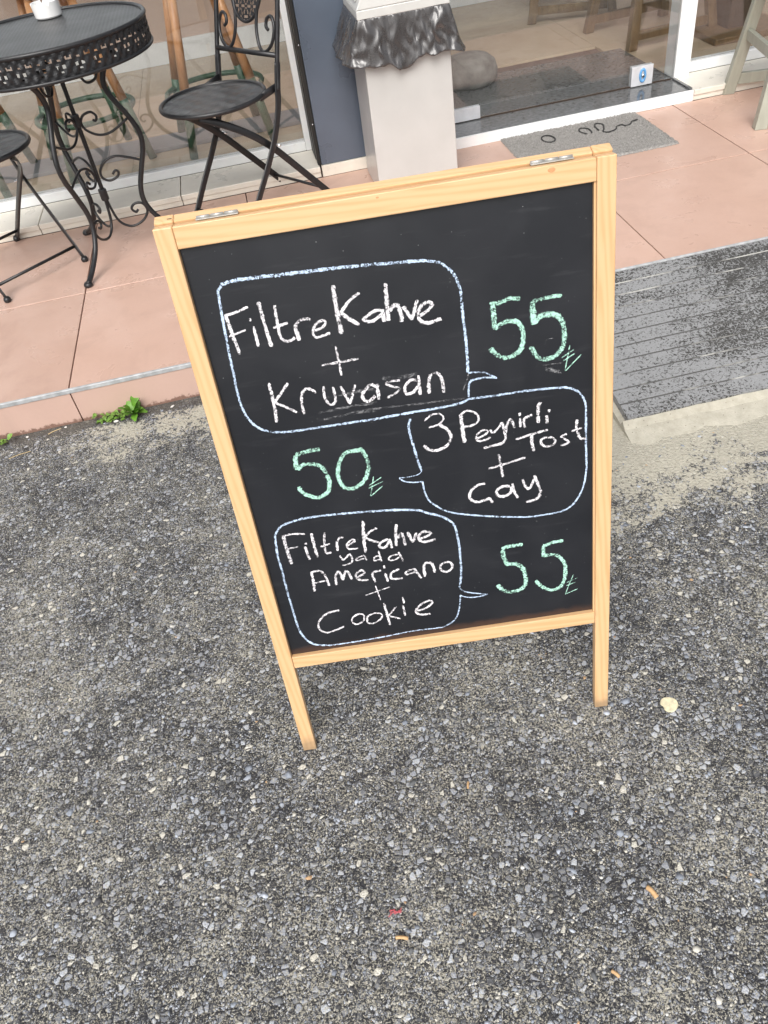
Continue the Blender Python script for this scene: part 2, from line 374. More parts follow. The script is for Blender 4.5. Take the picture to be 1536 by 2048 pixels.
MT = dict(asphalt=asphalt(), stone=stone_mat(), tile=pink_tile('pink_porcelain'), kface=pink_tile('pink_kerb_face', True), ramp=ramp_mat(), groove=groove_mat(),
    cement=cement('pale_cement', (0.38, 0.355, 0.29), (0.53, 0.50, 0.42)), grout=plain('dark_grout', (0.13, 0.085, 0.07), 0.9), alu=plain('aluminium_trim', (0.52, 0.535, 0.545), 0.45, 0.3, 0.3, 40),
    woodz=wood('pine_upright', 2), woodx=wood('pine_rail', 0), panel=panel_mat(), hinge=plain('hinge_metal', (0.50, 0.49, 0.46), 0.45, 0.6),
    cw=chalk('white_chalk', (0.86, 0.83, 0.86), 0.425, 0.57), cb=chalk('blue_chalk', (0.57, 0.71, 0.92), 0.43, 0.565), cg=chalk('green_chalk', (0.46, 0.78, 0.64), 0.43, 0.575), cs=chalk('smeared_chalk', (0.7, 0.7, 0.72), 0.50, 0.66, 0.32),
    iron=iron('black_iron'), perf=perforated('perforated_black_steel', 78), seat=perforated('embossed_black_seat', 84, True),
    cream=plain('cream_sill_tile', (0.76, 0.72, 0.635), 0.32, 0, 0.10, 9), white=plain('white_frame_paint', (0.80, 0.81, 0.81), 0.32, 0, 0.05, 12),
    slate=plain('slate_pillar_panel', (0.118, 0.146, 0.192), 0.30, 0.25, 0.10, 5, 0.1), rubber=plain('black_gasket', (0.014, 0.014, 0.013), 0.5), beige=plain('beige_gasket', (0.30, 0.26, 0.20), 0.6),
    glass=glass('clear_glass'), granite=plain('polished_dark_stone', (0.125, 0.128, 0.13), 0.11, 0, 0.4, 60), steel=steel('satin_bin_steel'), lid=plain('bin_lid_paint', (0.60, 0.60, 0.575), 0.35, 0.1, 0.04), bag=bag_mat(),
    matp=mat_pile('grey_doormat_pile'), ink=plain('black_mat_lettering', (0.035, 0.034, 0.034), 0.95), ftile=interior_tile(), wall=plain('rosy_plaster', (0.56, 0.42, 0.345), 0.8, 0, 0.08, 4), ceil=plain('ceiling_paint', (0.78, 0.77, 0.74), 0.9),
    sage=stool_wood('sage_painted_wood', (0.30, 0.305, 0.25), (0.38, 0.385, 0.32)), brown=stool_wood('brown_stained_wood', (0.11, 0.066, 0.032), (0.20, 0.125, 0.062)), dbrown=stool_wood('dark_walnut_wood', (0.030, 0.018, 0.012), (0.060, 0.036, 0.022)),
    honey=stool_wood('honey_stool_wood', (0.50, 0.23, 0.095), (0.70, 0.38, 0.19)), green=plain('green_dipped_paint', (0.050, 0.105, 0.062), 0.45), board=plain('grey_floor_board', (0.20, 0.205, 0.215), 0.5), porc=plain('white_porcelain', (0.80, 0.80, 0.79), 0.18, 0, 0.03),
    chrome=plain('lock_metal', (0.72, 0.73, 0.74), 0.22, 0.9), plate=plain('brushed_white_plate', (0.72, 0.73, 0.76), 0.35, 0.3), blue=plain('blue_lock_film', (0.13, 0.36, 0.68), 0.35), wallout=plain('shopfront_render', (0.50, 0.49, 0.47), 0.8),
    leaf=leaf_mat('weed_leaf', (0.085, 0.22, 0.018), (0.16, 0.34, 0.04)), leaf2=leaf_mat('clover_leaf', (0.10, 0.21, 0.03), (0.20, 0.34, 0.06)), straw=plain('dry_straw', (0.60, 0.47, 0.26), 0.7), chip=plain('orange_chip', (0.60, 0.38, 0.19), 0.7, 0, 0.25, 200), red=plain('red_thread', (0.56, 0.11, 0.13), 0.6),
    disc=plain('cream_disc', (0.70, 0.63, 0.43), 0.8, 0, 0.25, 160, 0, 0.3, 500), pebble=plain('white_pebble', (0.72, 0.70, 0.66), 0.7, 0, 0.2, 200), boulder=plain('grey_pouf_cloth', (0.20, 0.195, 0.18), 0.9, 0, 0.5, 14, 0, 0.4, 300))

# ================================================================ THE SETTING
H = 0.12                                  # terrace level above the asphalt
def sheet(name, x0, x1, y0, y1, z, mat):
    return struct(MB().add([(x0,y0,z),(x1,y0,z),(x1,y1,z),(x0,y1,z)], [(0,1,2,3)]).build(name, mat))
sheet('asphalt_ground', -60, 60, -60, 60, 0.0, MT['asphalt'])

# loose and half-bedded aggregate showing in the worn asphalt
def aggregate():
    rs = np.random.RandomState(3)
    bm = bmesh.new(); bmesh.ops.create_icosphere(bm, subdivisions=1, radius=1.0)
    base = np.array([v.co[:] for v in bm.verts]); faces = np.array([[v.index for v in f.verts] for f in bm.faces]); bm.free()
    V = []; F = []; T = []; n0 = 0
    pal = [((0.075,0.075,0.08),.14), ((0.14,0.145,0.15),.25), ((0.255,0.28,0.325),.32), ((0.41,0.44,0.50),.18), ((0.55,0.53,0.47),.075), ((0.66,0.645,0.60),.015), ((0.52,0.34,0.19),.01)]
    pc = np.cumsum([p[1] for p in pal]); pc = pc/pc[-1]
    N = 7000
    for i in range(N):
        y = rs.uniform(-2.0, -0.03); k = (y+2.0)/2.0
        x = rs.uniform(-0.95-0.25*k, 0.5+0.75*k)
        if x > 0.68 and y > -0.68: continue
        r = min(0.0082, 0.0019*np.exp(rs.normal(0.22, 0.50)))
        if y > -0.9: r *= 0.8
        a = rs.uniform(0, 6.283); sx, sy, sz = r*rs.uniform(0.8, 1.45), r*rs.uniform(0.55, 1.0), r*rs.uniform(0.35, 0.6)
        p = base*(1+rs.uniform(-0.28, 0.28, (len(base), 1)))*[sx, sy, sz]
        ca, sa = np.cos(a), np.sin(a); q = np.empty_like(p); q[:,0] = p[:,0]*ca-p[:,1]*sa+x; q[:,1] = p[:,0]*sa+p[:,1]*ca+y; q[:,2] = p[:,2]+sz*rs.uniform(-0.55, 0.1)
        V.append(q); F.append(faces+n0); n0 += len(base)
        c = np.array(pal[int(np.searchsorted(pc, rs.uniform(0, 0.999)))][0])*rs.uniform(0.8, 1.2)
        T.append(np.repeat([[*np.clip(c, 0, 1), 1.0]], len(base), 0))
    V = np.concatenate(V); F = np.concatenate(F); T = np.concatenate(T)
    me = bpy.data.meshes.new('aggregate'); me.vertices.add(len(V)); me.vertices.foreach_set('co', V.ravel())
    me.loops.add(F.size); me.loops.foreach_set('vertex_index', F.ravel().astype(np.int32)); me.polygons.add(len(F))
    me.polygons.foreach_set('loop_start', np.arange(0, F.size, 3, dtype=np.int32)); me.polygons.foreach_set('loop_total', np.full(len(F), 3, np.int32))
    me.update(); at = me.color_attributes.new('tint', 'FLOAT_COLOR', 'POINT'); at.data.foreach_set('color', T.ravel().astype(np.float32)); me.materials.append(MT['stone']); me.validate()
    o = stuff(link('aggregate_stones', me)); o['label'] = 'small grey and pale stones bedded in the worn asphalt'; o['category'] = 'gravel'
aggregate()

# terrace: mortar bed, pink floor tiles laid one by one, tiled kerb face with metal edge trim
TP = 0.6365; TX0 = -0.8005
terrace = struct(MB().box((-3.0, 0.012, 0.0), (4.2, 2.0, H-0.013)).build('terrace', MT['grout']))
tile_me = MB().box((0.002, 0.002, -0.014), (TP-0.002, TP-0.0035, 0.0)).mesh('floor_tile', MT['tile'])
for k in range(-4, 7):
    for j in range(2):
        o = link('floor_tile', tile_me, terrace, (TX0+k*TP, 0.003+j*TP, H+rnd.uniform(-0.0006, 0.0004)))
        b = o.modifiers.new('bevel', 'BEVEL'); b.width = 0.0012; b.segments = 1
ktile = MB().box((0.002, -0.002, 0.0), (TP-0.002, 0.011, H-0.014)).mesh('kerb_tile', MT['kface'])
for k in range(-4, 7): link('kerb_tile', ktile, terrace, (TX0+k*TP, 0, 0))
MB().box((-3.0, -0.005, H-0.0135), (4.2, 0.0045, H+0.0015)).build('edge_trim', MT['alu'], terrace, bevel=0.002)

# grooved stone ramp with cement bedding
def ramp():
    x0, x1, y0, y1, z0, z1 = 0.722, 3.2, -0.0065, -0.612, H-0.003, 0.032
    n = 11; prof = []; mats = []
    L = math.hypot(y1-y0, z1-z0)
    def pt(s, d=0): t = s/L; return (y0+(y1-y0)*t, z0+(z1-z0)*t-d)
    prof.append(pt(0))
    for i in range(1, n):
        s = L*i/n
        prof += [pt(s-0.0026), pt(s-0.0017, 0.0020), pt(s+0.0017, 0.0020), pt(s+0.0026)]; mats += [0, 1, 1, 1]
    prof.append(pt(L)); mats.append(0)
    prof += [(y1, z1-0.02), (y0, z0-0.02)]; mats += [0, 0, 0]
    m = MB(); N = len(prof); V = [(x0, *q) for q in prof]+[(x1, *q) for q in prof]
    F = [(i, (i+1) % N, N+(i+1) % N, N+i) for i in range(N)]+[tuple(range(N-1, -1, -1)), tuple(range(N, 2*N))]
    me = m.add(V, F).mesh('ramp', MT['ramp']); me.materials.append(MT['groove'])
    for i, pm in enumerate(mats): me.polygons[i].material_index = pm
    o = struct(link('ramp', me))
    b = MB(); rows = []
    rs = random.Random(2); nx = 60                      # cement bedding: a rough fillet along the foot
    for i in range(nx+1):
        x = 0.706+(3.2-0.706)*i/nx; w = rs.uniform(-0.006, 0.006)
        rows.append([(x, -0.02, 0.088), (x, -0.606, 0.012), (x, -0.6135, 0.028+rs.uniform(-0.002, 0.001)), (x, -0.634+w*0.4, 0.014+rs.uniform(-0.003, 0.002)), (x, -0.685+w*2.2, 0.0005), (x, -0.70+w*2, -0.02)])
    V = [q for r in rows for q in r]; F = []
    for i in range(nx):
        for j in range(5): a = i*6+j; F.append((a, a+6, a+7, a+1))
    F.append((0, 1, 2, 3, 4, 5)); V += [(0.706, -0.02, -0.02)]; F.append((0, 5, len(V)-1))
    b.add(V, F).build('cement_bedding', MT['cement'], o)
ramp()

# ================================================================ SHOPFRONT
Y0 = 1.2757; LZ = 0.165
front = thing('shopfront', 'glazed cafe shopfront with white frames, cream tiled sill and slate pillar', 'shopfront')
# sill: low skirting tiles and projecting ledge tiles on both sides
def sill(x0, x1, pitch):
    x = x0
    while x < x1-0.01:
        e = min(x+pitch, x1)
        MB().box((x+0.0015, Y0, H+0.0005), (e-0.0015, Y0+0.012, 0.1415)).build('skirting_tile', MT['cream'], front, bevel=0.001, seg=1)
        MB().box((x+0.0015, Y0-0.006, 0.142), (e-0.0015, 1.497, LZ)).build('ledge_tile', MT['cream'], front, bevel=0.003)
        x = e
sill(-2.83, 0.172, 0.6); sill(1.838, 3.9, 0.6)
MB().box((-3, Y0+0.013, 0.0), (4.2, 1.9, 0.141)).build('footing', MT['grout'], front)
def frame_box(a, b, name='frame_rail'): MB().box(a, b).build(name, MT['white'], front, bevel=0.003)
frame_box((-2.9, 1.497, LZ), (0.139, 1.55, 0.204)); frame_box((0.1395, 1.495, LZ), (0.174, 1.552, 2.5), 'frame_post')
frame_box((-2.9, 1.497, 2.46), (0.139, 1.55, 2.5)); frame_box((-1.6, 1.4965, 0.2045), (-1.55, 1.5505, 2.459), 'frame_post')
frame_box((1.832, 1.455, LZ), (1.905, 1.552, 2.5), 'frame_post'); frame_box((1.9055, 1.497, LZ), (4.0, 1.55, 0.208)); frame_box((1.9055, 1.497, 2.46), (4.0, 1.55, 2.5))
frame_box((0.722, 1.45, 2.40), (1.8315, 1.54, 2.5))
for a, b in ((-2.9, -1.601), (-1.5495, 0.139)):
    MB().box((a, 1.519, 0.205), (b, 1.525, 2.459)).build('window_pane', MT['glass'], front)
MB().box((1.9055, 1.519, 0.2085), (4.0, 1.525, 2.459)).build('window_pane', MT['glass'], front)
# slate pillar with cream base and rubber gaskets on its left return
pil = MB().box((0.178, Y0+0.001, 0.1675), (0.7205, 1.60, 2.5)).build('pillar', MT['slate'], front, bevel=0.003)
MB().box((0.1755, Y0-0.004, H+0.0005), (0.448, Y0+0.012, 0.1665)).build('pillar_skirting', MT['cream'], front, bevel=0.001)
MB().box((0.4495, Y0-0.004, H+0.0005), (0.7195, Y0+0.012, 0.1665)).build('pillar_skirting', MT['cream'], front, bevel=0.001)
MB().box((0.1625, Y0+0.012, 0.166), (0.1775, Y0+0.050, 2.5)).build('black_gasket', MT['rubber'], pil, bevel=0.002)
MB().box((0.1665, Y0+0.0505, 0.166), (0.1775, Y0+0.085, 2.5)).build('beige_gasket', MT['beige'], pil, bevel=0.002)
MB().box((0.1625, Y0+0.0855, 0.166), (0.1775, 1.494, 2.5)).build('black_gasket', MT['rubber'], pil)
for z in (0.33, 0.62): MB().lathe([(0.003, 0), (0.003, 0.002), (0.001, 0.0035)], 10).build('screw', MT['chrome'], pil).matrix_local = Matrix.Translation((0.170, Y0+0.0115, z)) @ Matrix.Rotation(R(90), 4, 'X')
MB().box((-3.1, 1.45, 2.5005), (4.1, 1.75, 3.5)).build('fascia', MT['wallout'], front)
# polished dark threshold with pale front strip
th = MB().box((0.7215, Y0+0.0065, 0.150), (1.836, 2.05, LZ)).build('threshold', MT['granite'], front, bevel=0.0015)
MB().box((0.7215, Y0-0.006, H+0.0005), (1.836, Y0+0.006, LZ-0.0005)).build('threshold_facing', MT['white'], th, bevel=0.001)
MB().box((1.822, Y0+0.01, LZ+0.0003), (1.8365, 1.453, 0.172)).build('threshold_edge', MT['granite'], th, bevel=0.002)
# glass door with corner fittings and floor lock
door = thing('glass_door', 'frameless glass door with white floor lock plate above dark threshold', 'glass door', (0.74, 1.46, LZ))
MB().box((0.0, -0.005, 0.006), (1.085, 0.005, 2.22)).build('door_pane', MT['glass'], door)
MB().box((0.0, -0.012, 0.004), (0.185, -0.0055, 0.056)).build('corner_plate', MT['plate'], door, bevel=0.001)
MB().box((0.0, 0.0055, 0.004), (0.185, 0.012, 0.056)).build('corner_plate', MT['plate'], door, bevel=0.001)
lk = MB().box((0.885, -0.013, 0.004), (0.985, -0.0055, 0.084)).build('lock_plate', MT['plate'], door, bevel=0.001)
MB().box((0.885, 0.0055, 0.004), (0.985, 0.013, 0.084)).build('lock_plate', MT['plate'], door, bevel=0.001)
ov = [(0.937+0.0115*math.cos(a), -0.0135, 0.045+0.0245*math.sin(a)) for a in np.linspace(0, 2*math.pi, 28, endpoint=False)]
MB().tube(ov, 0.0055, 8, closed=True).build('lock_ring', MT['blue'], lk, True)
MB().tube([(0.937, -0.012, 0.045), (0.937, -0.021, 0.045)], 0.0068, 16).build('lock_cylinder', MT['chrome'], lk, True)
MB().box((0.9355, -0.0222, 0.039), (0.9385, -0.0205, 0.050)).build('keyhole', MT['rubber'], lk)
MB().box((0.002, -0.004, -0.0005), (1.08, 0.004, 0.005)).build('bottom_seal', MT['dbrown'], door)

# ================================================================ INSIDE THE SHOP
ifl = struct(MB().box((-3.0, 1.553, 0.02), (4.0, 3.6, LZ-0.012)).build('interior_floor', MT['grout']))
it = MB().box((0.001, 0.001, -0.011), (0.599, 0.599, 0.0)).mesh('floor_tile', MT['ftile'])
for i in range(12):
    for j in range(4):
        x, y = -3.05+0.6*i, 1.60+0.6*(j-0) - 0.04
        if 0.70 < x+0.3 < 1.84 and y+0.3 < 2.05: continue
        link('floor_tile', it, ifl, (x, y, LZ-0.001))
# low rear and side walls; panes above are unseen, added to brighten the room
iw = struct(MB().box((-3.0, 3.55, 0.1), (4.0, 3.7, 0.95)).build('interior_wall', MT['wall'])); MB().box((-3.0, 3.62, 0.951), (4.0, 3.63, 3.3)).build('window_pane', MT['glass'], iw)
for x0, x1 in ((-3.15, -3.0), (4.0, 4.15)):
    sw = struct(MB().box((x0, 1.552, 0.1), (x1, 3.7, 0.95)).build('interior_wall', MT['wall'])); MB().box(((x0+x1)/2-0.005, 1.76, 0.951), ((x0+x1)/2+0.005, 3.6, 3.3)).build('window_pane', MT['glass'], sw)
struct(MB().box((-3.15, 1.751, 3.301), (4.15, 3.7, 3.45)).build('ceiling', MT['ceil']))
struct(MB().box((-3.0, 3.535, LZ), (4.0, 3.549, 0.285)).build('skirting_board', MT['white']))
tag(MB().box((-2.6, 1.87, LZ), (0.55, 2.07, LZ+0.018)).build('floor_board', MT['board'], bevel=0.002), 'long grey board lying on the floor behind the window', 'board')

def bar_stool(loc, rz, label, s=1.0):
    t = thing('bar_stool', label, 'bar stool', loc, rz, 'honey and green bar stools behind the window')
    MB().lathe([(0.001, 0.70), (0.15, 0.70), (0.165, 0.715), (0.165, 0.735), (0.15, 0.75), (0.001, 0.752)], 32, cap=False).build('seat', MT['honey'], t, True)
    for k in range(4):
        a = R(45+90*k); top = Vector((math.cos(a)*0.11, math.sin(a)*0.11, 0.70)); foot = Vector((math.cos(a)*0.27, math.sin(a)*0.27, 0.0)); f = 0.37
        mid = foot.lerp(top, f)
        lg = MB().tube([mid, top], [0.021, 0.018], 12).build('leg', MT['honey'], t, True); MB().tube([foot, mid], [0.0185, 0.0213], 12).build('dipped_foot', MT['green'], lg, True)
    rr = 0.27+(0.11-0.27)*0.31
    MB().tube([(rr*math.cos(a), rr*math.sin(a), 0.22) for a in np.linspace(0, 2*math.pi, 40, endpoint=False)], 0.012, 8, closed=True).build('foot_ring', MT['green'], t, True)
    return t
bar_stool((-0.20, 1.90, LZ), R(8), 'honey wood bar stool with green feet behind the folding chair')
bar_stool((-0.80, 1.93, LZ), R(20), 'honey wood bar stool with green feet seen behind the iron table legs')
bar_stool((-1.36, 1.90, LZ), R(-12), 'honey wood bar stool with green feet at the left edge, behind the ashtray')

def splay_stool(name, label, loc, rz, mat, hgt=0.50, half=0.225, top=0.16, w=0.024, cat='stool', group=None):
    t = thing(name, label, cat, loc, rz, group)
    for sx in (-1, 1):
        for sy in (-1, 1):
            f = Vector((sx*half, sy*half, 0)); u = Vector((sx*top, sy*top, hgt-0.03))
            q = [Vector((-w, -w*0.8, 0)), Vector((w, -w*0.8, 0)), Vector((w, w*0.8, 0)), Vector((-w, w*0.8, 0))]
            MB().hexa([f+d for d in q], [u+d*0.9 for d in q]).build('leg', mat, t, bevel=0.003)
    def at(sx, sy, z): k = z/(hgt-0.03); return Vector((sx*(half+(top-half)*k), sy*(half+(top-half)*k), z))
    def bar(p, q, z0, z1, th):
        d = (q-p).normalized(); n = Vector((-d.y, d.x, 0))*th
        p0, q0 = p+d*w, q-d*w
        MB().hexa([p0-n+Vector((0,0,z0)), q0-n+Vector((0,0,z0)), q0+n+Vector((0,0,z0)), p0+n+Vector((0,0,z0))], [p0-n+Vector((0,0,z1)), q0-n+Vector((0,0,z1)), q0+n+Vector((0,0,z1)), p0+n+Vector((0,0,z1))]).build('stretcher', mat, t, bevel=0.002)
    for sx in (-1, 1): bar(at(sx, -1, 0.24), at(sx, 1, 0.24), -0.02, 0.02, 0.010)
    for sy in (-1, 1): bar(at(-1, sy, 0.06), at(1, sy, 0.06), -0.022, 0.022, 0.010); bar(at(-1, sy, hgt-0.09), at(1, sy, hgt-0.09), 0.0, 0.055, 0.010)
    for k in range(4): MB().box((-0.20, -0.20+k*0.101, hgt-0.028), (0.20, -0.20+k*0.101+0.096, hgt)).build('seat_slat', mat, t, bevel=0.004)
    return t
splay_stool('wooden_stool', 'sage grey painted wooden stool on the pink tiles at right edge', (2.170, 1.007, H), R(-13), MT['sage'])
splay_stool('wooden_stool', 'brown wooden stool inside, seen through the glass door beside its white post', (2.06, 2.22, LZ), R(6), MT['brown'], group='brown stools inside')
splay_stool('wooden_stool', 'brown wooden stool farther inside, behind the glass door at the picture top', (1.92, 2.95, LZ), R(-20), MT['brown'], group='brown stools inside')
pt_ = thing('pedestal_table', 'dark walnut pedestal table inside behind the right window', 'table', (2.40, 1.98, LZ))
MB().box((-0.075, -0.075, 0.03), (0.075, 0.075, 0.70)).build('column', MT['dbrown'], pt_, bevel=0.004); MB().box((-0.2, -0.2, 0), (0.2, 0.2, 0.0295)).build('base', MT['brown'], pt_, bevel=0.004); MB().box((-0.32, -0.32, 0.7005), (0.32, 0.32, 0.735)).build('table_top', MT['dbrown'], pt_, bevel=0.004)
m = MB().lathe([(0.001, 0.0), (0.115, 0.0), (0.135, 0.02), (0.142, 0.07), (0.13, 0.12), (0.10, 0.15), (0.05, 0.163), (0.001, 0.165)], 36, cap=False)
pf = m.build('floor_pouf', MT['boulder'], smooth=True); pf.scale = (1, 1, 0.8); pf.location = (1.02, 1.97, LZ); tag(pf, 'low grey rounded pouf on the floor behind the glass door', 'pouf')

# ================================================================ DOORMAT
dm = thing('doormat', 'grey pile doormat with black looping script before the glass door', 'doormat', (1.265, 1.062, H))
def mat_mesh():
    nx, ny = 150, 104; W, D = 0.612, 0.42; rs = random.Random(4); V = []; F = []
    for j in range(ny+1):
        for i in range(nx+1):
            x, y = -W/2+W*i/nx, -D/2+D*j/ny; e = 1.0 if (i in (0, nx) or j in (0, ny)) else 0.0
            V.append((x+e*rs.uniform(-0.003, 0.003), y+e*rs.uniform(-0.003, 0.003), 0.0005 if e else 0.0075+rs.uniform(-0.0034, 0.0024)))
    for j in range(ny):
        for i in range(nx): a = j*(nx+1)+i; F.append((a, a+1, a+nx+2, a+nx+1))
    return MB().add(V, F)
mat_mesh().build('pile', MT['matp'], dm, True)
def script(pts): MB().tube(spline([(x, y, 0.0090) for x, y in pts], 5), 0.0034, 6).build('script_stroke', MT['ink'], dm, True)
script([(-0.130+0.026*math.cos(a), 0.095+0.042*math.sin(a)) for a in np.linspace(0, 6.6, 14)])
script([(0.028, 0.06), (0.012, 0.10), (0.025, 0.135), (0.052, 0.12), (0.055, 0.085), (0.048, 0.06)])
script([(0.085, 0.075), (0.088, 0.125), (0.105, 0.155), (0.125, 0.13), (0.112, 0.085), (0.095, 0.05), (0.115, 0.035), (0.15, 0.05), (0.165, 0.075), (0.19, 0.085), (0.20, 0.065), (0.225, 0.075), (0.245, 0.10), (0.27, 0.105)])

# ================================================================ IRON TABLE AND CHAIRS
def pattern_band(r, z0, z1, nu=420, nv=14):
    V = []; F = []
    for j in range(nv+1):
        for i in range(nu):
            a = 2*math.pi*i/nu; rr = r+0.0022*math.sin(i*math.pi/3)*math.sin(j*math.pi*2/7); V.append((rr*math.cos(a), rr*math.sin(a), z0+(z1-z0)*j/nv))
    def hole(i, j):
        if j < 2 or j > nv-3: return False
        u = (i % 12)-5.5; v = j-6.5
        for (cu, cv) in ((0, 2.4), (-2.0, -0.9), (2.0, -0.9), (-4.9, 2.8), (4.9, 2.8), (0, -3.6)):
            if (u-cu)**2/0.5+(v-cv)**2/0.8 < 1: return True
        return False
    for j in range(nv):
        for i in range(nu):
            if not hole(i, j): i2 = (i+1) % nu; F.append((j*nu+i, j*nu+i2, (j+1)*nu+i2, (j+1)*nu+i))
    return MB().add(V, F)
def circ(r, z, n=64): return [(r*math.cos(a), r*math.sin(a), z) for a in np.linspace(0, 2*math.pi, n, endpoint=False)]
def iron_table(loc):
    t = thing('iron_table', 'black wrought iron round table with lattice skirt and scroll legs', 'table', loc, 0)
    MB().lathe([(0.001, 0.748), (0.328, 0.748), (0.328, 0.756), (0.001, 0.757)], 72, cap=False).build('table_top', MT['perf'], t)
    MB().tube(circ(0.332, 0.757, 72), 0.0075, 10, closed=True).build('top_rim', MT['iron'], t, True)
    sk = pattern_band(0.333, 0.678, 0.752).build('lattice_skirt', MT['iron'], t); sm = sk.modifiers.new('thick', 'SOLIDIFY'); sm.thickness = 0.003
    MB().tube(circ(0.333, 0.676, 72), 0.006, 8, closed=True).build('lower_rim', MT['iron'], t, True)
    prof = [(0.20, 0.665), (0.150, 0.62), (0.130, 0.565), (0.150, 0.51), (0.176, 0.46), (0.196, 0.40), (0.190, 0.345), (0.165, 0.285), (0.137, 0.21), (0.137, 0.15), (0.172, 0.085), (0.235, 0.035), (0.285, 0.010)]
    rod = [(0.010, 0.648), (0.004, 0.60), (0.004, 0.433), (0.004, 0.309), (0.004, 0.227), (0.007, 0.169), (0.022, 0.11), (0.061, 0.083), (0.108, 0.095), (0.134, 0.127), (0.124, 0.157), (0.097, 0.162), (0.08, 0.147), (0.091, 0.131), (0.102, 0.138)]
    s1 = [(0.06, 0.655), (0.09, 0.658), (0.122, 0.632), (0.112, 0.596), (0.081, 0.586), (0.066, 0.607), (0.085, 0.618)]
    s2 = [(0.170, 0.452), (0.107, 0.422), (0.061, 0.419), (0.025, 0.44), (0.013, 0.466), (0.026, 0.49), (0.055, 0.497), (0.070, 0.482), (0.064, 0.467), (0.054, 0.471)]
    s3 = [(0.174, 0.306), (0.128, 0.327), (0.086, 0.34), (0.046, 0.331), (0.02, 0.305), (0.017, 0.278), (0.039, 0.262), (0.07, 0.27), (0.079, 0.285), (0.069, 0.292), (0.057, 0.281)]
    for k, ang in enumerate((5, 125, 245.5)):
        a = R(ang); c_, s_ = math.cos(a), math.sin(a)
        P = lambda q: [(r*c_, r*s_, z) for r, z in spline(q, 6)]
        lg = MB().tube(P(prof), 0.0095, 10).build('leg', MT['iron'], t, True)
        MB().lathe([(0.013, 0), (0.0165, 0.004), (0.0165, 0.010), (0.011, 0.018)], 14, (0.287*c_, 0.287*s_, 0)).build('foot_cap', MT['iron'], lg, True)
        for q, r in ((rod, 0.0048), (s1, 0.0045), (s2, 0.0045), (s3, 0.0045)): MB().tube(P(q), r, 8).build('scroll', MT['iron'], lg, True)
    for z in (0.20, 0.46): MB().lathe([(0.014, z), (0.015, z+0.003), (0.015, z+0.037), (0.014, z+0.04)], 12).build('rod_clamp', MT['iron'], t)
    return t
iron_table((-0.67, 0.945, H))

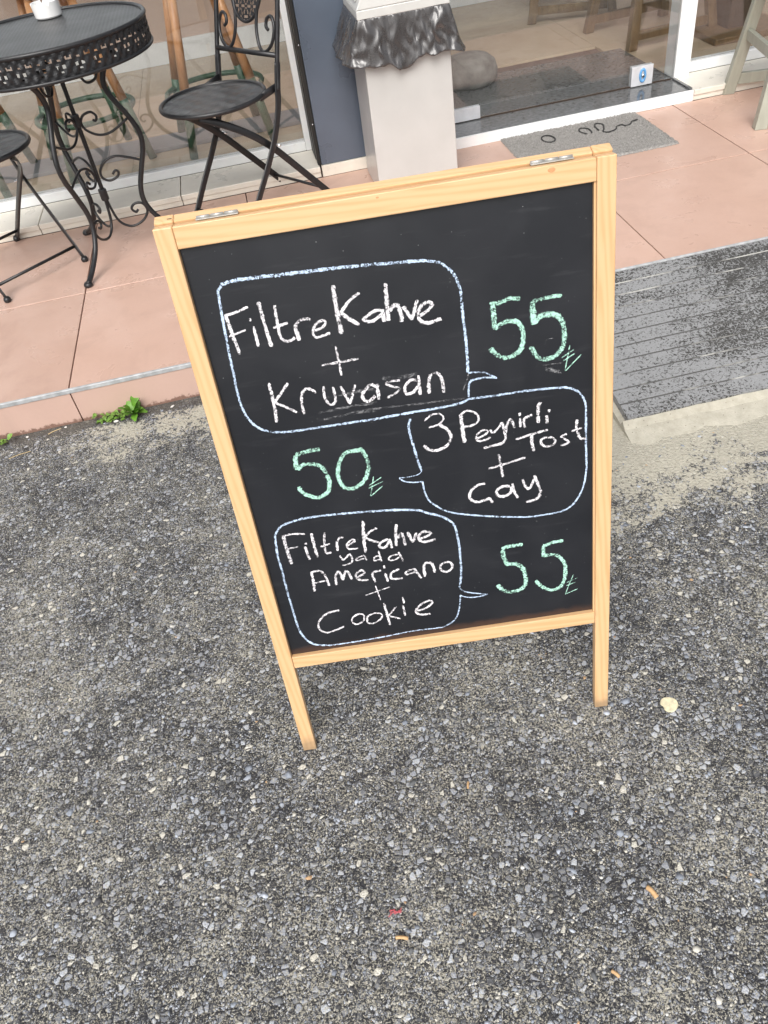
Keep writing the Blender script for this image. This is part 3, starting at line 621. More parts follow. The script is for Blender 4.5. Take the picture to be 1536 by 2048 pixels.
def folding_chair(loc, rz, label):
    t = thing('folding_chair', label, 'chair', loc, rz, 'black iron folding chairs on the terrace')
    MB().lathe([(0.001, 0.461), (0.10, 0.462), (0.183, 0.459), (0.183, 0.453), (0.001, 0.455)], 56, cap=False).build('seat', MT['seat'], t)
    MB().tube(circ(0.187, 0.458, 56), 0.0085, 10, closed=True).build('seat_rim', MT['iron'], t, True)
    up = lambda s: [(-0.165, s*0.172, 0.455), (-0.178, s*0.172, 0.51), (-0.19, s*0.172, 0.56), (-0.215, s*0.172, 0.64), (-0.245, s*0.170, 0.74), (-0.268, s*0.155, 0.82), (-0.283, s*0.11, 0.88), (-0.290, s*0.055, 0.908), (-0.292, 0, 0.917)]
    for s in (-1, 1):
        MB().tube(spline([(0.118, s*0.172, 0.012), (0.03, s*0.172, 0.13), (-0.045, s*0.172, 0.225), (-0.105, s*0.172, 0.31), (-0.148, s*0.172, 0.40), (-0.166, s*0.172, 0.47), (-0.185, s*0.172, 0.54)], 5), 0.0115, 10, flat=(0, 1, 0)).build('leg', MT['iron'], t, True)
        MB().tube(spline([(-0.345, s*0.15, 0.012), (-0.22, s*0.15, 0.15), (-0.105, s*0.152, 0.275), (-0.02, s*0.142, 0.35), (0.06, s*0.105, 0.405), (0.115, s*0.06, 0.435)], 5), 0.0115, 10, flat=(0, 1, 0)).build('leg', MT['iron'], t, True)
        for q in ((0.120, s*0.172), (-0.352, s*0.15)): MB().lathe([(0.010, 0), (0.0135, 0.004), (0.0135, 0.012), (0.009, 0.02)], 12, (q[0], q[1], 0)).build('foot_cap', MT['iron'], t, True)
        MB().tube([(-0.168, s*0.168, 0.468), (-0.085, s*0.162, 0.452)], 0.0115, 8, flat=(0, 1, 0)).build('seat_bracket', MT['iron'], t, True)
        MB().tube([(-0.115, s*0.14, 0.285), (-0.115, s*0.184, 0.285)], 0.0045, 8).build('rivet', MT['chrome'], t, True)
        MB().tube(spline(up(s), 5), 0.0085, 10).build('back_post', MT['iron'], t, True)
        bx = lambda z: -0.19-(z-0.56)*0.305
        sp = [(0.085, 0.86), (0.098, 0.80), (0.082, 0.74), (0.062, 0.68), (0.060, 0.625), (0.078, 0.578), (0.108, 0.566), (0.143, 0.590), (0.156, 0.635), (0.140, 0.668), (0.117, 0.662), (0.112, 0.640), (0.124, 0.630)]
        MB().tube([(bx(z), s*y, z) for y, z in spline(sp, 5)], 0.0058, 8).build('scroll', MT['iron'], t, True)
    MB().tube([(-0.19, -0.172, 0.56), (-0.19, 0.172, 0.56)], 0.0088, 10).build('back_bar', MT['iron'], t, True)
    MB().tube([(-0.31, -0.15, 0.052), (-0.31, 0.15, 0.052)], 0.006, 8).build('stretcher', MT['iron'], t, True)
    MB().tube([(0.085, -0.172, 0.055), (0.085, 0.172, 0.055)], 0.006, 8).build('stretcher', MT['iron'], t, True)
    MB().tube([(0.10, -0.075, 0.438), (0.10, 0.075, 0.438)], 0.007, 8).build('pivot_bar', MT['iron'], t, True)
    # pierced medallion
    V = []; F = []; n = 56; ry, rz_ = 0.083, 0.105; cz = 0.752
    idx = {}
    for j in range(n+1):
        for i in range(n+1):
            y, z = -ry+2*ry*i/n, -rz_+2*rz_*j/n; idx[i, j] = len(V); V.append((-0.19-(cz+z-0.56)*0.305, y, cz+z))
    for j in range(n):
        for i in range(n):
            y, z = (-ry+2*ry*(i+.5)/n), (-rz_+2*rz_*(j+.5)/n)
            if (y/ry)**2+(z/rz_)**2 > 1: continue
            row = round(z/0.030); yy = y+(0.017 if row % 2 else 0); cy = round(yy/0.034)*0.034; dy, dz = yy-cy, z-row*0.030; rr = math.hypot(dy, dz); th = math.atan2(dz, dy)
            if 0.003 < rr < 0.0168 and math.cos(6*th) > -0.25: continue
            F.append((idx[i, j], idx[i+1, j], idx[i+1, j+1], idx[i, j+1]))
    md = MB().add(V, F).build('back_medallion', MT['iron'], t); k = md.modifiers.new('thick', 'SOLIDIFY'); k.thickness = 0.003
    MB().tube([(-0.19-(cz+rz_*math.sin(a)-0.56)*0.305, ry*math.cos(a), cz+rz_*math.sin(a)) for a in np.linspace(0, 2*math.pi, 44, endpoint=False)], 0.0055, 8, closed=True).build('medallion_rim', MT['iron'], md, True)
    return t
ch = folding_chair((-0.19, 0.965, H), math.atan2(-0.58, -0.815), 'black iron folding chair beside the dark slate pillar')
copy_tree(ch, (-1.030, 0.900, H), math.atan2(-0.775, 0.63), 'black iron folding chair cut off by the left picture edge')

# ashtray on the table
m = MB(); n = 96; prof = [(0.0, 0.0, 0), (0.043, 0.0, 0), (0.046, 0.004, 0), (0.048, 0.046, 1), (0.044, 0.046, 1), (0.041, 0.010, 0), (0.0, 0.009, 0)]
V = []; F = []
for r, z, rim in prof:
    for k in range(n):
        a = 2*math.pi*k/n; d = 0.0
        if rim:
            q = (a-0.35) % (math.pi/2); q = min(q, math.pi/2-q); d = 0.009*max(0, 1-(q/0.10)**4) if q < 0.10 else 0
        V.append((max(r, 0.0005)*math.cos(a), max(r, 0.0005)*math.sin(a), z-d))
for i in range(len(prof)-1):
    for k in range(n): k2 = (k+1) % n; F.append((i*n+k, i*n+k2, (i+1)*n+k2, (i+1)*n+k))
at_ = m.add(V, F).build('ashtray', MT['porc'], smooth=False); at_.location = (-0.672, 1.165, H+0.7585); tag(at_, 'small white notched ashtray on the black iron table', 'ashtray')

# ================================================================ WASTE BIN
BX0, BX1, BY0, BY1 = 0.362, 0.682, 0.935, 1.225; BT = 0.615
bin_ = thing('waste_bin', 'tall pale steel waste bin with black liner beside the slate pillar', 'waste bin', (0, 0, H))
MB().hexa([(BX0, BY0, 0.006), (BX1, BY0, 0.006), (BX1, BY1, 0.006), (BX0, BY1, 0.006)], [(BX0+0.004, BY0, BT), (BX1, BY0, BT), (BX1, BY1, BT), (BX0+0.004, BY1, BT)]).build('body', MT['steel'], bin_, bevel=0.003)
MB().box((BX0+0.004, BY0+0.004, 0.0), (BX1-0.004, BY1-0.004, 0.0055)).build('base_plate', MT['rubber'], bin_)
lx0, lx1, ly0, ly1 = BX0-0.004, BX1+0.006, BY0-0.006, BY1+0.006
lid = MB().box((lx0, ly0, BT+0.001), (lx1, ly1, BT+0.030)).build('lid', MT['lid'], bin_, bevel=0.003)
cx, cy = (lx0+lx1)/2, (ly0+ly1)/2
MB().hexa([(lx0, ly0, BT+0.0303), (lx1, ly0, BT+0.0303), (lx1, ly1, BT+0.0303), (lx0, ly1, BT+0.0303)], [(cx-0.06, ly0+0.012, BT+0.21), (cx+0.06, ly0+0.012, BT+0.21), (cx+0.06, ly1-0.012, BT+0.21), (cx-0.06, ly1-0.012, BT+0.21)]).build('lid_hood', MT['lid'], lid, bevel=0.003)
# swing flap on the sloping left side of the hood
a0 = Vector((lx0, 0, BT+0.0303)); a1 = Vector((cx-0.06, 0, BT+0.21)); dd = (a1-a0).normalized(); nn = Vector((-dd.z, 0, dd.x))
f0 = a0+dd*0.02+nn*0.002; f1 = a1-dd*0.02+nn*0.002
MB().hexa([(f0.x, ly0+0.045, f0.z), (f1.x, ly0+0.045, f1.z), (f1.x, ly1-0.045, f1.z), (f0.x, ly1-0.045, f0.z)], [(f0.x+nn.x*0.004, ly0+0.045, f0.z+nn.z*0.004), (f1.x+nn.x*0.004, ly0+0.045, f1.z+nn.z*0.004), (f1.x+nn.x*0.004, ly1-0.045, f1.z+nn.z*0.004), (f0.x+nn.x*0.004, ly1-0.045, f0.z+nn.z*0.004)]).build('flap', MT['steel'], lid, bevel=0.001)
# liner folded down over the rim
def bag():
    from mathutils import noise as mn
    rj = random.Random(12); per = []; nseg = 26
    cs = [(BX0, BY0), (BX1, BY0), (BX1, BY1), (BX0, BY1)]; nr = [(0, -1), (1, 0), (0, 1), (-1, 0)]
    for e in range(4):
        a, b = cs[e], cs[(e+1) % 4]; na, nb, npv = nr[e], nr[(e+1) % 4], nr[(e+3) % 4]
        for k in range(nseg):
            t = k/nseg; x, y = a[0]+(b[0]-a[0])*t, a[1]+(b[1]-a[1])*t; nx, ny = na
            w = 0.13
            if t < w: f = 0.5*(1-t/w); nx, ny = nx*(1-f)+npv[0]*f, ny*(1-f)+npv[1]*f
            if t > 1-w: f = 0.5*(1-(1-t)/w); nx, ny = nx*(1-f)+nb[0]*f, ny*(1-f)+nb[1]*f
            l = math.hypot(nx, ny); per.append((x, y, nx/l, ny/l, e, t))
    N = len(per); rows = 6; V = []; F = []
    for j in range(rows+1):
        v = j/rows
        for i, (x, y, nx, ny, e, t) in enumerate(per):
            th = 2*math.pi*i/N
            drop = 0.150+0.016*mn.noise(Vector((math.cos(th)*1.8, math.sin(th)*1.8, 0.3)))+0.009*mn.noise(Vector((math.cos(th)*7, math.sin(th)*7, 2.3)))
            if e == 0: drop += 0.030*math.exp(-((t-0.44)/0.12)**2)-0.012*t
            if e == 3: drop -= 0.014
            z = BT+0.004-v*drop
            bul = 0.006+0.026*v**0.8
            fold = 0.0
            fold += 0.010*v**0.8*mn.noise(Vector((math.cos(th)*6.5+v*0.7, math.sin(th)*6.5, v*0.7)))
            fold += 0.013*(0.28-abs(mn.noise(Vector((math.cos(th)*11+v*1.9, math.sin(th)*11-v*1.1, v*1.1)))))*min(1, v*2.5)
            fold += 0.006*(0.25-abs(mn.noise(Vector((math.cos(th)*24-v*2.6, math.sin(th)*24+v*1.7, 4+v*2.0)))))*min(1, v*3)
            fold += 0.002*mn.noise(Vector((x*45, y*45, z*30)))*min(1, v*3)
            if e == 0:                        # straight tension creases from the centre pinch and the right corner
                fold -= 0.011*math.exp(-((t-0.44)/0.018)**2)*v
                for tc, wd in ((0.80, 0.02), (0.90, 0.018), (0.68, 0.022), (0.25, 0.02), (0.12, 0.02)): fold += 0.010*math.exp(-((t-(0.93+(tc-0.93)*v if tc > 0.5 else 0.06+(tc-0.06)*v))/wd)**2)*math.sin(v*math.pi)
                bul *= 0.62+0.38*abs(2*t-1)**0.8
            lip = (0.007 if v > 0.99 else 0.0)     # rolled hem
            o = bul+fold+lip+(0.014*v if e == 1 else 0)+(0.030*v if e == 3 else 0)
            o += rj.uniform(-0.0035, 0.0035)*min(1, v*4)
            o = max(o, 0.003); js = rj.uniform(-0.005, 0.005)*min(1, v*4)
            V.append((x+nx*o-ny*js, y+ny*o+nx*js, z+(rj.uniform(-0.004, 0.004) if v > 0.05 else 0)))
    for j in range(rows):
        for i in range(N):
            i2 = (i+1) % N; a, b_, c, d = j*N+i, (j+1)*N+i, (j+1)*N+i2, j*N+i2
            F += [(a, b_, c), (a, c, d)] if rj.random() < 0.5 else [(a, b_, d), (b_, c, d)]
    o = MB().add(V, F).build('liner', MT['bag'], bin_, True); sd = o.modifiers.new('soft', 'SUBSURF'); sd.levels = sd.render_levels = 2; o['label'] = 'shiny black plastic liner folded over the rim'
    k = o.modifiers.new('thick', 'SOLIDIFY'); k.thickness = 0.0008
bag()

# ================================================================ CHALKBOARD
BYAW, TILT, BL, BW, TH = -0.1076, 0.1894, 1.0, 0.6, 0.0165
sign = thing('chalkboard_sign', 'pine framed folding chalkboard with handwritten cafe offers on the asphalt', 'chalkboard', (-0.2565, -1.3309, 0), BYAW)
def tilted(o, rear=False):
    o.parent = sign; o.rotation_euler = (TILT if rear else -TILT, 0, 0)
    if rear: o.location = (0, 2*BL*math.sin(TILT)+TH*math.cos(TILT)+0.0012, 0.0)
    return o
def bars(rear):
    st = 0.0258; e = 0.004
    def leg(x0, x1):       # foot end cut level with the ground, a small chamfer on the inner corner
        d = TH*math.tan(TILT)*(1 if not rear else -1)
        lo0, lo1 = (0.0015, 0.0015+d) if not rear else (0.0015-d+0.0, 0.0015)
        if rear: lo0, lo1 = 0.0045, 0.0015
        return MB().hexa([(x0, 0, lo0), (x1, 0, lo0), (x1, TH, lo1), (x0, TH, lo1)], [(x0, 0, BL), (x1, 0, BL), (x1, TH, BL), (x0, TH, BL)])
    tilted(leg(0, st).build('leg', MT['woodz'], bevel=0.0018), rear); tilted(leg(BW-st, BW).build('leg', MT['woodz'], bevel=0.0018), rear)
    tilted(MB().box((st+0.0003, 0.0004, 0.9705), (BW-st-0.0003, TH-0.0004, BL-0.0006)).build('top_rail', MT['woodx'], bevel=0.0014), rear)
    tilted(MB().box((st+0.0003, 0.0012, 0.2185), (BW-st-0.0003, TH-0.0004, 0.2445)).build('bottom_rail', MT['woodx'], bevel=0.0014), rear)
    p = tilted(MB().box((st+0.0004, 0.0095 if not rear else 0.004, 0.2449), (BW-st-0.0004, 0.0125 if not rear else 0.009, 0.9701)).build('blackboard_panel', MT['panel']), rear)
    # thin beads holding the panel at the sides
    if not rear:
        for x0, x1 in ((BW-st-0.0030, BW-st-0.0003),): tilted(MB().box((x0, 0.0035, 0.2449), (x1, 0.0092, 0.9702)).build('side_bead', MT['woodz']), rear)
    return p
board = bars(False); bars(True)
rail = [o for o in sign.children if o.name.startswith('top_rail')][0]
for ux, vz, rr in ((0.516, 0.9935, 0.0040), (0.292, 0.9945, 0.0016)):
    kn_ = MB().lathe([(0.0002, 0.0), (rr, 0.0), (rr*0.8, 0.0003), (0.0002, 0.0004)], 14, cap=False).build('knot', MT['honey'], rail); kn_.matrix_local = Matrix.Translation((ux, 0.0003, vz)) @ Matrix.Rotation(R(90), 4, 'X') @ Matrix.Diagonal((1.25, 0.8, 1, 1))
hy = BL*math.sin(TILT)+TH*math.cos(TILT); hz = BL*math.cos(TILT)-TH*math.sin(TILT)
for x0 in (0.056, 0.492):
    h = MB().box((x0, hy-0.0055, hz+0.0012), (x0+0.056, hy+0.0065, hz+0.0026)).build('hinge', MT['hinge'], sign, bevel=0.0004)
    for q in range(3): MB().tube([(x0+0.001+q*0.0185, hy+0.0004, hz+0.003), (x0+0.018+q*0.0185, hy+0.0004, hz+0.003)], 0.0021, 8).build('hinge_knuckle', MT['hinge'], h, True)
MB().box((0.018, hy+0.006, hz+0.0042), (0.024, hy+0.0085, hz+0.0046)).build('dowel_slot', MT['brown'], sign)

# chalk: every word, price and bubble a set of drawn strokes lying on the panel (tenths of a millimetre on the board)
CHALK = """word w 58:635,8719 663,8427 697,8151|42:615,8730 781,8750 962,8798|33:608,8428 856,8484|49:974,8520 975,8220|39:947,8636 953,8595|61:1118,8843 1131,8526 1157,8189|52:1322,8763 1310,8529 1311,8319 1365,8237 1459,8238 1505,8271|49:1239,8452 1449,8490|62:1540,8443 1548,8329 1556,8213|52:1545,8426 1604,8488 1685,8507 1767,8485|43:1780,8314 1903,8343 1969,8404 1946,8448 1865,8429 1798,8368 1768,8292 1794,8223 1881,8225 2004,8253|70:2159,8904 2153,8611 2161,8211|52:2499,8749 2346,8658 2199,8517|64:2199,8517 2290,8415 2428,8304|53:2798,8443 2677,8463 2527,8392 2505,8356 2609,8323 2744,8388 2796,8427|67:2867,8820 2853,8560 2839,8293|62:2781,8430 2776,8287|62:2874,8430 2945,8498 3003,8472 3025,8342 3020,8247|59:3071,8461 3170,8254|52:3170,8254 3227,8404 3272,8523|59:3275,8285 3391,8346 3468,8412 3420,8467 3323,8436 3265,8335 3283,8220 3386,8170 3498,8184 3578,8203
plus w 47:1802,7797 2333,7809|41:2047,8049 2056,7599
word w 55:999,7658 1000,7331 975,7026|48:1265,7612 1020,7345|45:1026,7335 1156,7250 1306,7134|48:1405,7089 1406,7261 1437,7416 1531,7479 1646,7398|49:1766,7474 1757,7290 1818,7172 1902,7229 1899,7443|55:2011,7432 2108,7131|48:2110,7140 2222,7423|58:2526,7336 2452,7384 2340,7297 2300,7197 2380,7129 2490,7200|61:2542,7386 2537,7129|46:2883,7380 2763,7392 2677,7363 2767,7303 2858,7252 2784,7185 2655,7145|52:3131,7338 3035,7355 2942,7265 2945,7158 3043,7159 3136,7249|55:3156,7413 3152,7104|59:3284,7100 3297,7292 3340,7390 3431,7401 3487,7313 3504,7080
bubble b 62:676,9151 841,9177 1141,9173 1514,9158 1886,9143 2259,9128 2556,9107|62:2562,9106 2741,9095 3037,9070 3261,9057|52:3253,9055 3409,9040 3555,9005 3656,8964 3710,8910 3766,8856 3818,8773 3855,8675 3876,8572 3882,8470 3882,8201 3893,7874 3889,7539 3879,7333|33:3887,7323 3992,7318 4120,7293 4198,7244 4300,7174|39:4292,7179 4196,7204 4099,7217 4000,7211 3917,7196 3884,7148 3872,7088 3859,6929|50:3852,6912 3741,6868 3405,6843 2904,6838 2400,6824 2200,6828|48:2192,6829 1941,6830 1438,6834 1137,6840 940,6865 845,6891 754,6935 670,7006 607,7091 554,7219 533,7340 519,7485 521,7626 542,8034 561,8428 596,8866 612,9048 633,9097 673,9136
price g 73:4350,8283 4458,8308 4578,8330 4695,8305|94:4306,8327 4316,8130 4314,7919|83:4315,7932 4415,7990 4537,8008 4655,7963 4715,7828 4708,7677 4659,7544 4532,7474 4409,7475 4291,7566 4236,7653|66:4870,8241 4989,8251 5167,8265 5285,8251|96:4870,8235 4870,8076 4881,7901|89:4882,7926 4981,8009 5101,8014 5220,7969 5295,7833 5304,7654 5271,7480 5145,7371 4984,7359 4876,7455 4820,7581|20:5382,7507 5342,7298 5301,7106|20:5301,7106 5546,7336|20:5262,7332 5436,7427|20:5286,7282 5448,7366
bubble b 46:2954,6739 2921,6641 2913,6526 2943,6308 2981,6012 3023,5819|21:3023,5819 2986,5776 2918,5751 2787,5744 2658,5752|30:2657,5748 2715,5687 2796,5647 2903,5628 3000,5623|38:3011,5621 3018,5492 3037,5373 3069,5263 3137,5172 3299,5024 3448,4943 3622,4884 4061,4763 4506,4667 4731,4639 4956,4638 5136,4645 5272,4674 5374,4736 5453,4828 5521,4947 5566,5069 5599,5217 5622,5441|44:5622,5441 5612,5837 5613,6381 5609,6507 5583,6614 5511,6739 5410,6812 5328,6846 5226,6866 4717,6897 4308,6901 3848,6913
word w 33:3163,6668 3265,6742 3349,6755 3409,6740 3453,6663 3371,6574 3212,6544|55:3370,6563 3486,6472 3535,6323 3459,6193 3305,6136 3181,6170 3105,6256|67:3713,6664 3721,6408 3734,6192|37:3691,6657 3769,6712 3842,6722 3960,6644 3972,6527 3862,6465 3706,6469|38:3928,6230 4058,6278 4104,6329 4022,6355 3921,6279 3935,6193 4051,6184 4138,6217|38:4136,6347 4185,6291 4285,6379 4321,6443|47:4331,6441 4362,6248 4367,6153 4299,6081 4170,6067 4020,6046|51:4372,6247 4401,6383 4458,6466 4496,6389 4513,6316|51:4604,6463 4607,6311|54:4598,6552 4608,6504|46:4669,6289 4665,6430 4719,6467 4792,6488|67:4924,6678 4885,6576 4881,6334|63:5009,6439 5016,6310|55:5058,6534 5042,6491
word w 43:4523,6113 4790,6161 5023,6192|60:4769,6153 4772,5985 4800,5859|47:5041,6058 4934,6053 4911,5985 4972,5914 5079,5907 5134,5970 5093,6044 5041,6058|43:5316,6069 5231,6036 5315,5962 5335,5910 5217,5882|51:5477,6288 5465,6173 5496,6026 5538,5947 5612,5945|38:5391,6104 5549,6135
plus w 48:4245,5897 4264,5684 4288,5479|43:4068,5664 4341,5707 4656,5767
word w 53:3995,5405 3863,5390 3756,5294 3735,5168 3839,5083 3973,5098 4052,5123|49:4052,5123 4090,5019|58:4382,5283 4274,5303 4170,5232 4197,5136 4307,5116 4399,5177 4415,5277|49:4429,5326 4453,5167 4502,5041|53:4595,5373 4643,5223 4708,5198 4781,5365|58:4783,5415 4841,5226 4870,5091 4810,4971 4631,4938
price g 80:1141,6436 1318,6463 1525,6474|84:1131,6428 1106,6177|79:1123,6174 1223,6245 1359,6231 1485,6169 1544,6018 1566,5853 1504,5700 1348,5625 1200,5683 1111,5771 1070,5871|79:2169,6341 2051,6352 1893,6332 1783,6194 1721,5987 1736,5822 1807,5717 1926,5696 2081,5780 2185,5943 2215,6137 2164,6313 2105,6372|19:2261,5849 2214,5674 2161,5497|18:2161,5497 2379,5655|17:2174,5702 2384,5817|18:2158,5653 2390,5734
bubble b 50:585,5141 693,5217 979,5274 1321,5278 1771,5250 2219,5208 2555,5165 2888,5098 3016,5020 3212,4929 3382,4788 3431,4695 3455,4578 3476,4289 3473,3998 3459,3702 3408,3405|48:582,5128 535,5067 507,4961 473,4625 481,4332 477,3972 483,3537 496,3118 521,2933 577,2772 635,2683 722,2608 853,2561 1013,2532|35:1013,2532 1444,2530 1954,2546 2464,2578 2967,2561 3096,2591 3202,2646 3280,2729 3333,2849 3375,3034 3405,3234|29:3399,3394 3481,3296 3622,3234 3881,3153|26:3881,3153 3724,3132 3542,3151 3401,3219
word w 68:648,5004 649,4736 667,4429|41:626,5009 812,5016 1000,4980|36:638,4738 840,4757|55:952,4736 980,4457|42:976,4811 979,4776|55:1103,4975 1104,4736 1115,4489|46:1317,4949 1272,4704 1278,4545 1360,4544|37:1200,4689 1367,4715|50:1479,4750 1467,4553|41:1469,4695 1533,4797 1603,4798|37:1643,4620 1772,4695 1731,4731 1636,4650 1656,4560 1806,4546|59:1969,5063 1936,4778 1918,4439|46:2172,4887 2061,4838 1954,4746|51:1963,4730 2045,4658 2164,4593|51:2321,4635 2198,4587 2163,4508 2252,4477 2338,4589|51:2344,4631 2365,4441|55:2496,4897 2459,4708 2439,4470|55:2471,4621 2552,4705 2577,4630 2590,4456|60:2657,4713 2722,4488|55:2724,4502 2803,4672|55:2845,4537 2990,4581 3030,4629 2907,4667 2827,4583 2861,4477 3000,4465 3097,4490
word w 37:1484,4448 1527,4353 1637,4448|37:1651,4460 1678,4339 1630,4260 1496,4241|33:1861,4377 1749,4340 1754,4295 1875,4316|33:1875,4389 1915,4265|33:2136,4325 2052,4312 2041,4240 2138,4252|33:2128,4428 2155,4204|33:2457,4290 2356,4292 2282,4253 2289,4199 2378,4194 2460,4237|42:2457,4337 2518,4135
word w 52:956,4211 951,4002 935,3792|47:953,4197 1096,4199 1170,4081 1202,3863|38:920,3963 1151,3979|52:1321,3855 1343,4047 1416,4123 1447,3952|52:1444,3937 1520,4103 1573,4063 1598,3923|47:1698,3949 1828,4014 1791,4081 1684,4012 1714,3900 1876,3854|47:1986,3787 1968,3987 2116,4019|47:2177,3947 2199,3761|38:2177,4111 2180,4051|48:2423,3990 2283,3927 2278,3807 2456,3788|38:2656,3945 2532,3909 2536,3848 2696,3878|48:2670,3958 2774,3727|53:2837,3745 2853,3997 2952,4023 3002,3939 3011,3802|47:3234,3984 3134,3944 3124,3841 3213,3779 3316,3849 3302,3956 3234,3984
plus w 24:1779,3541 2219,3641|24:1975,3713 2020,3388
word w 44:1274,3303 1045,3268 879,3107 862,2947 968,2843 1149,2873 1296,2926|39:1596,3159 1487,3100 1457,2992 1534,2928 1655,2986 1675,3111 1596,3159|40:1863,3123 1742,3066 1723,2940 1803,2891 1965,2973 1981,3083 1863,3123|49:2062,3307 2085,3030 2103,2799|40:2270,3203 2093,2997|35:2107,3010 2305,2906|44:2380,3197 2398,2952|39:2404,3382 2410,3239|45:2582,3029 2745,3045 2892,3144 2862,3214 2709,3164 2594,3027 2657,2934 2842,2914
price g 77:4183,4072 4274,4109 4538,4114|93:4191,4060 4208,3892 4252,3729|91:4235,3743 4377,3727 4498,3637 4552,3446 4534,3243 4419,3138 4237,3138 4114,3232 4066,3334|75:4885,4005 5028,4054 5221,4061|82:4886,4016 4878,3787|77:4879,3798 5039,3801 5161,3712 5239,3541 5234,3270 5149,3078 4983,3040 4840,3138 4727,3298|17:5388,3297 5314,3116 5237,2885|19:5246,2895 5458,2971|15:5268,3148 5451,3216|15:5258,3080 5423,3129
smear s 65:1994,7285 2276,7308 2521,7301|49:2009,7085 2244,7107 2491,7101|40:1991,6978 2426,6994 3086,6962 3797,6940|81:2623,7442 2914,7428 3143,7441|29:3886,7315 3852,7198 3783,7068|49:1773,7287 2104,7302|49:1615,7062 1985,7089 2481,7085|39:1678,6950 2132,6972 2462,6952|18:4869,7259 5142,7259 5254,7254|75:5017,7208 5264,7099|15:5152,7654 5054,7645 5015,7574"""
def stroke_pieces(lines):      # smears: each wiped mark an own piece
    for ln in lines:
        kind, colr, data = ln.split(' ', 2)
        for d in (data.split('|') if kind == 'smear' else [data]): yield kind, colr, d
NAMES = dict(word='chalk_word', plus='chalk_plus', bubble='chalk_bubble', price='chalk_price', smear='chalk_smear')
lift = 0
for kind, colr, data in stroke_pieces(CHALK.strip().split('\n')):
    V = []; F = []; U = []
    for st in data.split('|'):
        w, pts = st.split(':'); w = float(w)*1e-4*(1.08 if kind == 'bubble' else 1.2)
        P = [tuple(float(q)*1e-4 for q in p.split(',')) for p in pts.split()]
        S = spline(P, 7) if len(P) > 2 else [tuple(np.array(P[0])*(1-t)+np.array(P[1])*t) for t in np.linspace(0, 1, 8)]
        lift += 1; yy = 0.0095-0.00016-(lift % 40)*0.000012; n = len(S); b = len(V); L = 0
        for i, q in enumerate(S):
            a, c = S[max(i-1, 0)], S[min(i+1, n-1)]; dx, dz = c[0]-a[0], c[1]-a[1]; l = math.hypot(dx, dz) or 1e-6
            k = w/2*(0.92+0.16*math.sin(i*1.7+lift)*0.5)
            if i in (0, n-1): k *= 0.72
            nx, nz = -dz/l*k, dx/l*k
            V += [(q[0]-nx, yy, q[1]-nz), (q[0]+nx, yy, q[1]+nz)]; U += [0.0, 1.0]
            if i: F.append((b+2*i-2, b+2*i-1, b+2*i+1, b+2*i))
    me = MB().add(V, F).mesh(NAMES[kind], MT['c'+colr]); uv = me.uv_layers.new(name='UVMap')
    for lp in me.loops: uv.data[lp.index].uv = (U[lp.vertex_index], 0.5)
    o = link(NAMES[kind], me, board)

# ================================================================ WEEDS AND LITTER
def leaf_mesh(L, W, curl, name, mat, wavy=0.0):
    V = []; F = []; n = 7
    for i in range(n+1):
        t = i/n; w = W*math.sin(math.pi*min(1, (t**1.35)*0.90+0.06))**0.7*(1+wavy*math.sin(t*21)); x = L*t; z = L*(0.55*t-curl*t*t)
        V += [(x, -w, z+w*0.35), (x, 0, z), (x, w, z+w*0.35)]
    for i in range(n): a = i*3; F += [(a, a+3, a+4, a+1), (a+1, a+4, a+5, a+2)]
    return MB().add(V, F).mesh(name, mat, True)
wd = thing('dandelion_weed', 'bright green broad leaved weed growing from the kerb joint', 'weed', (-0.632, -0.022, 0.0)); wd.scale = (0.85, 0.85, 0.8)
lm = [leaf_mesh(L, W, c, 'leaf', MT['leaf'], 0.18) for L, W, c in ((0.070, 0.0155, 0.05), (0.055, 0.014, 0.3), (0.045, 0.0125, 0.5), (0.060, 0.014, 0.6))]
for i in range(15): link('leaf', rnd.choice(lm), wd, (rnd.uniform(-0.012, 0.012), rnd.uniform(-0.008, 0.004), 0.001), (rnd.uniform(-0.3, 0.3), rnd.uniform(-0.95, -0.1), R(180+180*i/14+rnd.uniform(-25, 25)) if i % 3 else R(rnd.uniform(60, 120))))
def clump(loc, label, n, spread):
    c = thing('clover_weed', label, 'weed', loc)
    ls = [leaf_mesh(L, W, 0.5, 'leaf', MT['leaf2']) for L, W in ((0.018, 0.006), (0.023, 0.0075), (0.014, 0.0055))]
    for i in range(n): link('leaf', rnd.choice(ls), c, (rnd.uniform(-spread, spread), rnd.uniform(-0.022, 0.006), rnd.uniform(0.0, 0.016)), (rnd.uniform(-0.5, 0.5), rnd.uniform(-0.6, 0.3), rnd.uniform(0, 6.28)))
clump((-0.715, -0.022, 0.001), 'low small leaved green weed left of the broad leaved one', 46, 0.05)
clump((-1.055, -0.028, 0.001), 'small green weed tuft at the left picture edge by the kerb', 18, 0.03)
def pebble(name, mat, loc, r, label, cat, sq=(1, 0.75, 0.45), rz=0.0, group=None):
    rs = random.Random(sum(map(ord, label))); bm = bmesh.new(); bmesh.ops.create_icosphere(bm, subdivisions=2, radius=r)
    for v in bm.verts: v.co *= 1+rs.uniform(-0.10, 0.10); v.co.x *= sq[0]; v.co.y *= sq[1]; v.co.z *= sq[2]
    me = bpy.data.meshes.new(name); bm.to_mesh(me); bm.free(); me.materials.append(mat)
    o = link(name, me, None, (loc[0], loc[1], r*sq[2]*0.8), (0, 0, rz)); return tag(o, label, cat, group)
dk = MB().lathe([(0.0005, 0.0), (0.0155, 0.0), (0.0165, 0.002), (0.0155, 0.0042), (0.0005, 0.0045)], 22, cap=False)
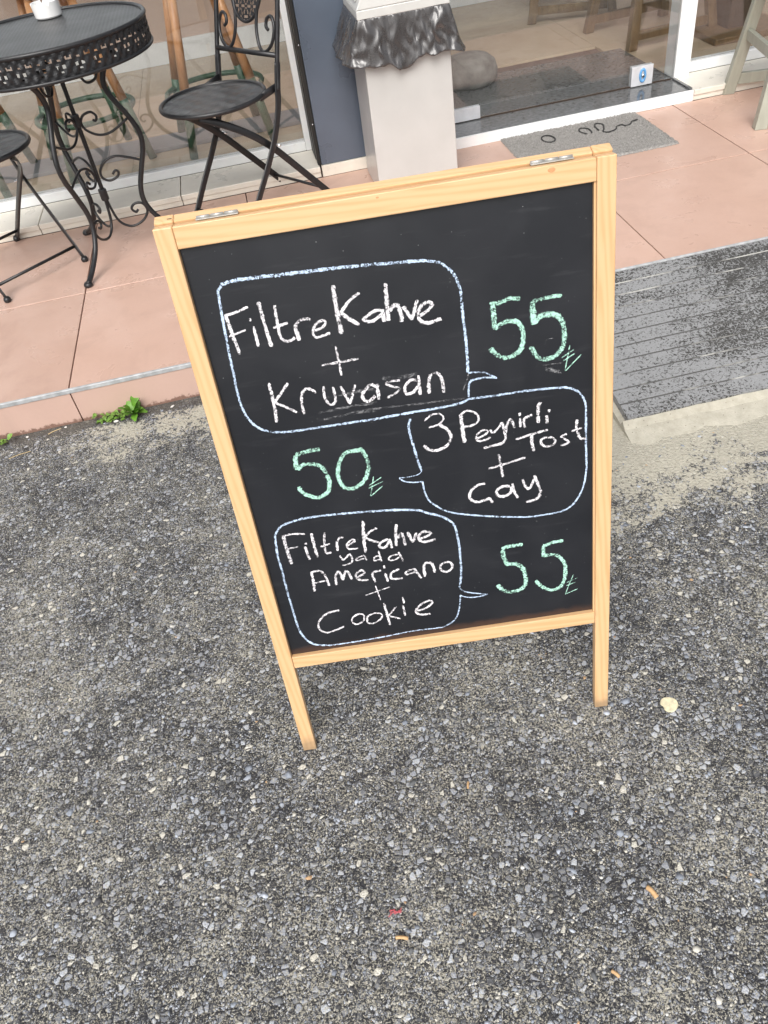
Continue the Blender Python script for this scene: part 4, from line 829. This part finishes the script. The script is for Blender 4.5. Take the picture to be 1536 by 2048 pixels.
for i, v in enumerate(dk.v): a = math.atan2(v[1], v[0]); k = 1+0.05*math.sin(3*a+1)-(0.16 if 2.9 < a % 6.283 < 3.5 else 0); dk.v[i] = (v[0]*k, v[1]*k, v[2])
o = dk.build('flat_disc', MT['disc']); o.location = (0.451, -1.424, 0.0005); tag(o, 'round cream speckled disc on asphalt right of the board leg', 'litter')
def sliver(name, mat, loc, L, w, rz, label, cat='litter'):
    o = MB().tube(spline([(-L/2, 0, w), (-L*0.1, L*0.03, w*1.5), (L/2, -L*0.02, w)], 4), w, 7).build(name, mat, None, True); o.location = (*loc, 0.0012); o.rotation_euler = (0, 0, rz); tag(o, label, cat); return o
sliver('wood_chip', MT['chip'], (-0.140, -1.708), 0.020, 0.0028, R(-15), 'orange wood sliver just below the red thread')
sliver('wood_chip', MT['chip'], (0.034, -1.483), 0.013, 0.0021, R(75), 'small orange chip on asphalt below the board middle')
sliver('wood_chip', MT['chip'], (0.271, -1.738), 0.020, 0.0042, R(-65), 'thick orange chip near the lower right of the asphalt')
sliver('wood_chip', MT['chip'], (0.168, -1.835), 0.013, 0.0028, R(-50), 'pale orange chip near the bottom picture edge')
sliver('straw', MT['straw'], (-0.888, -0.027), 0.042, 0.0013, R(24), 'short dry straw lying by the kerb left of the weeds')
sliver('straw', MT['straw'], (-0.985, -0.112), 0.065, 0.001, R(14), 'thin dry straw on asphalt at the left picture edge')
pebble('pebble', MT['pebble'], (-0.855, -0.016), 0.0045, 'tiny white pebble beside the short straw at the kerb', 'pebble')
pebble('pebble', MT['pebble'], (-0.974, -0.024), 0.005, 'small white pebble at the kerb near the left edge', 'pebble')
pebble('pebble', MT['pebble'], (-0.694, -0.046), 0.007, 'white pebble in front of the green weeds', 'pebble', (1.2, 0.7, 0.5))
pebble('pebble', MT['pebble'], (-0.517, -0.032), 0.006, 'long white pebble at the kerb right of the weeds', 'pebble', (1.4, 0.6, 0.45), 0.7)
th_ = MB()
for k in range(2):
    P = [(rnd.uniform(-0.010, 0.010), rnd.uniform(-0.006, 0.006), 0.0015+rnd.uniform(0, 0.003)) for _ in range(5)]; th_.tube(spline(P, 6), 0.0007, 6)
th_.tube(spline([(-0.014, -0.004, 0.001), (-0.006, 0.001, 0.002), (0.004, 0.0, 0.003), (0.010, 0.005, 0.001)], 6), 0.0008, 6)
o = th_.build('red_thread', MT['red'], None, True); o.location = (-0.141, -1.667, 0.001); tag(o, 'small tangled red plastic thread on the asphalt', 'litter')
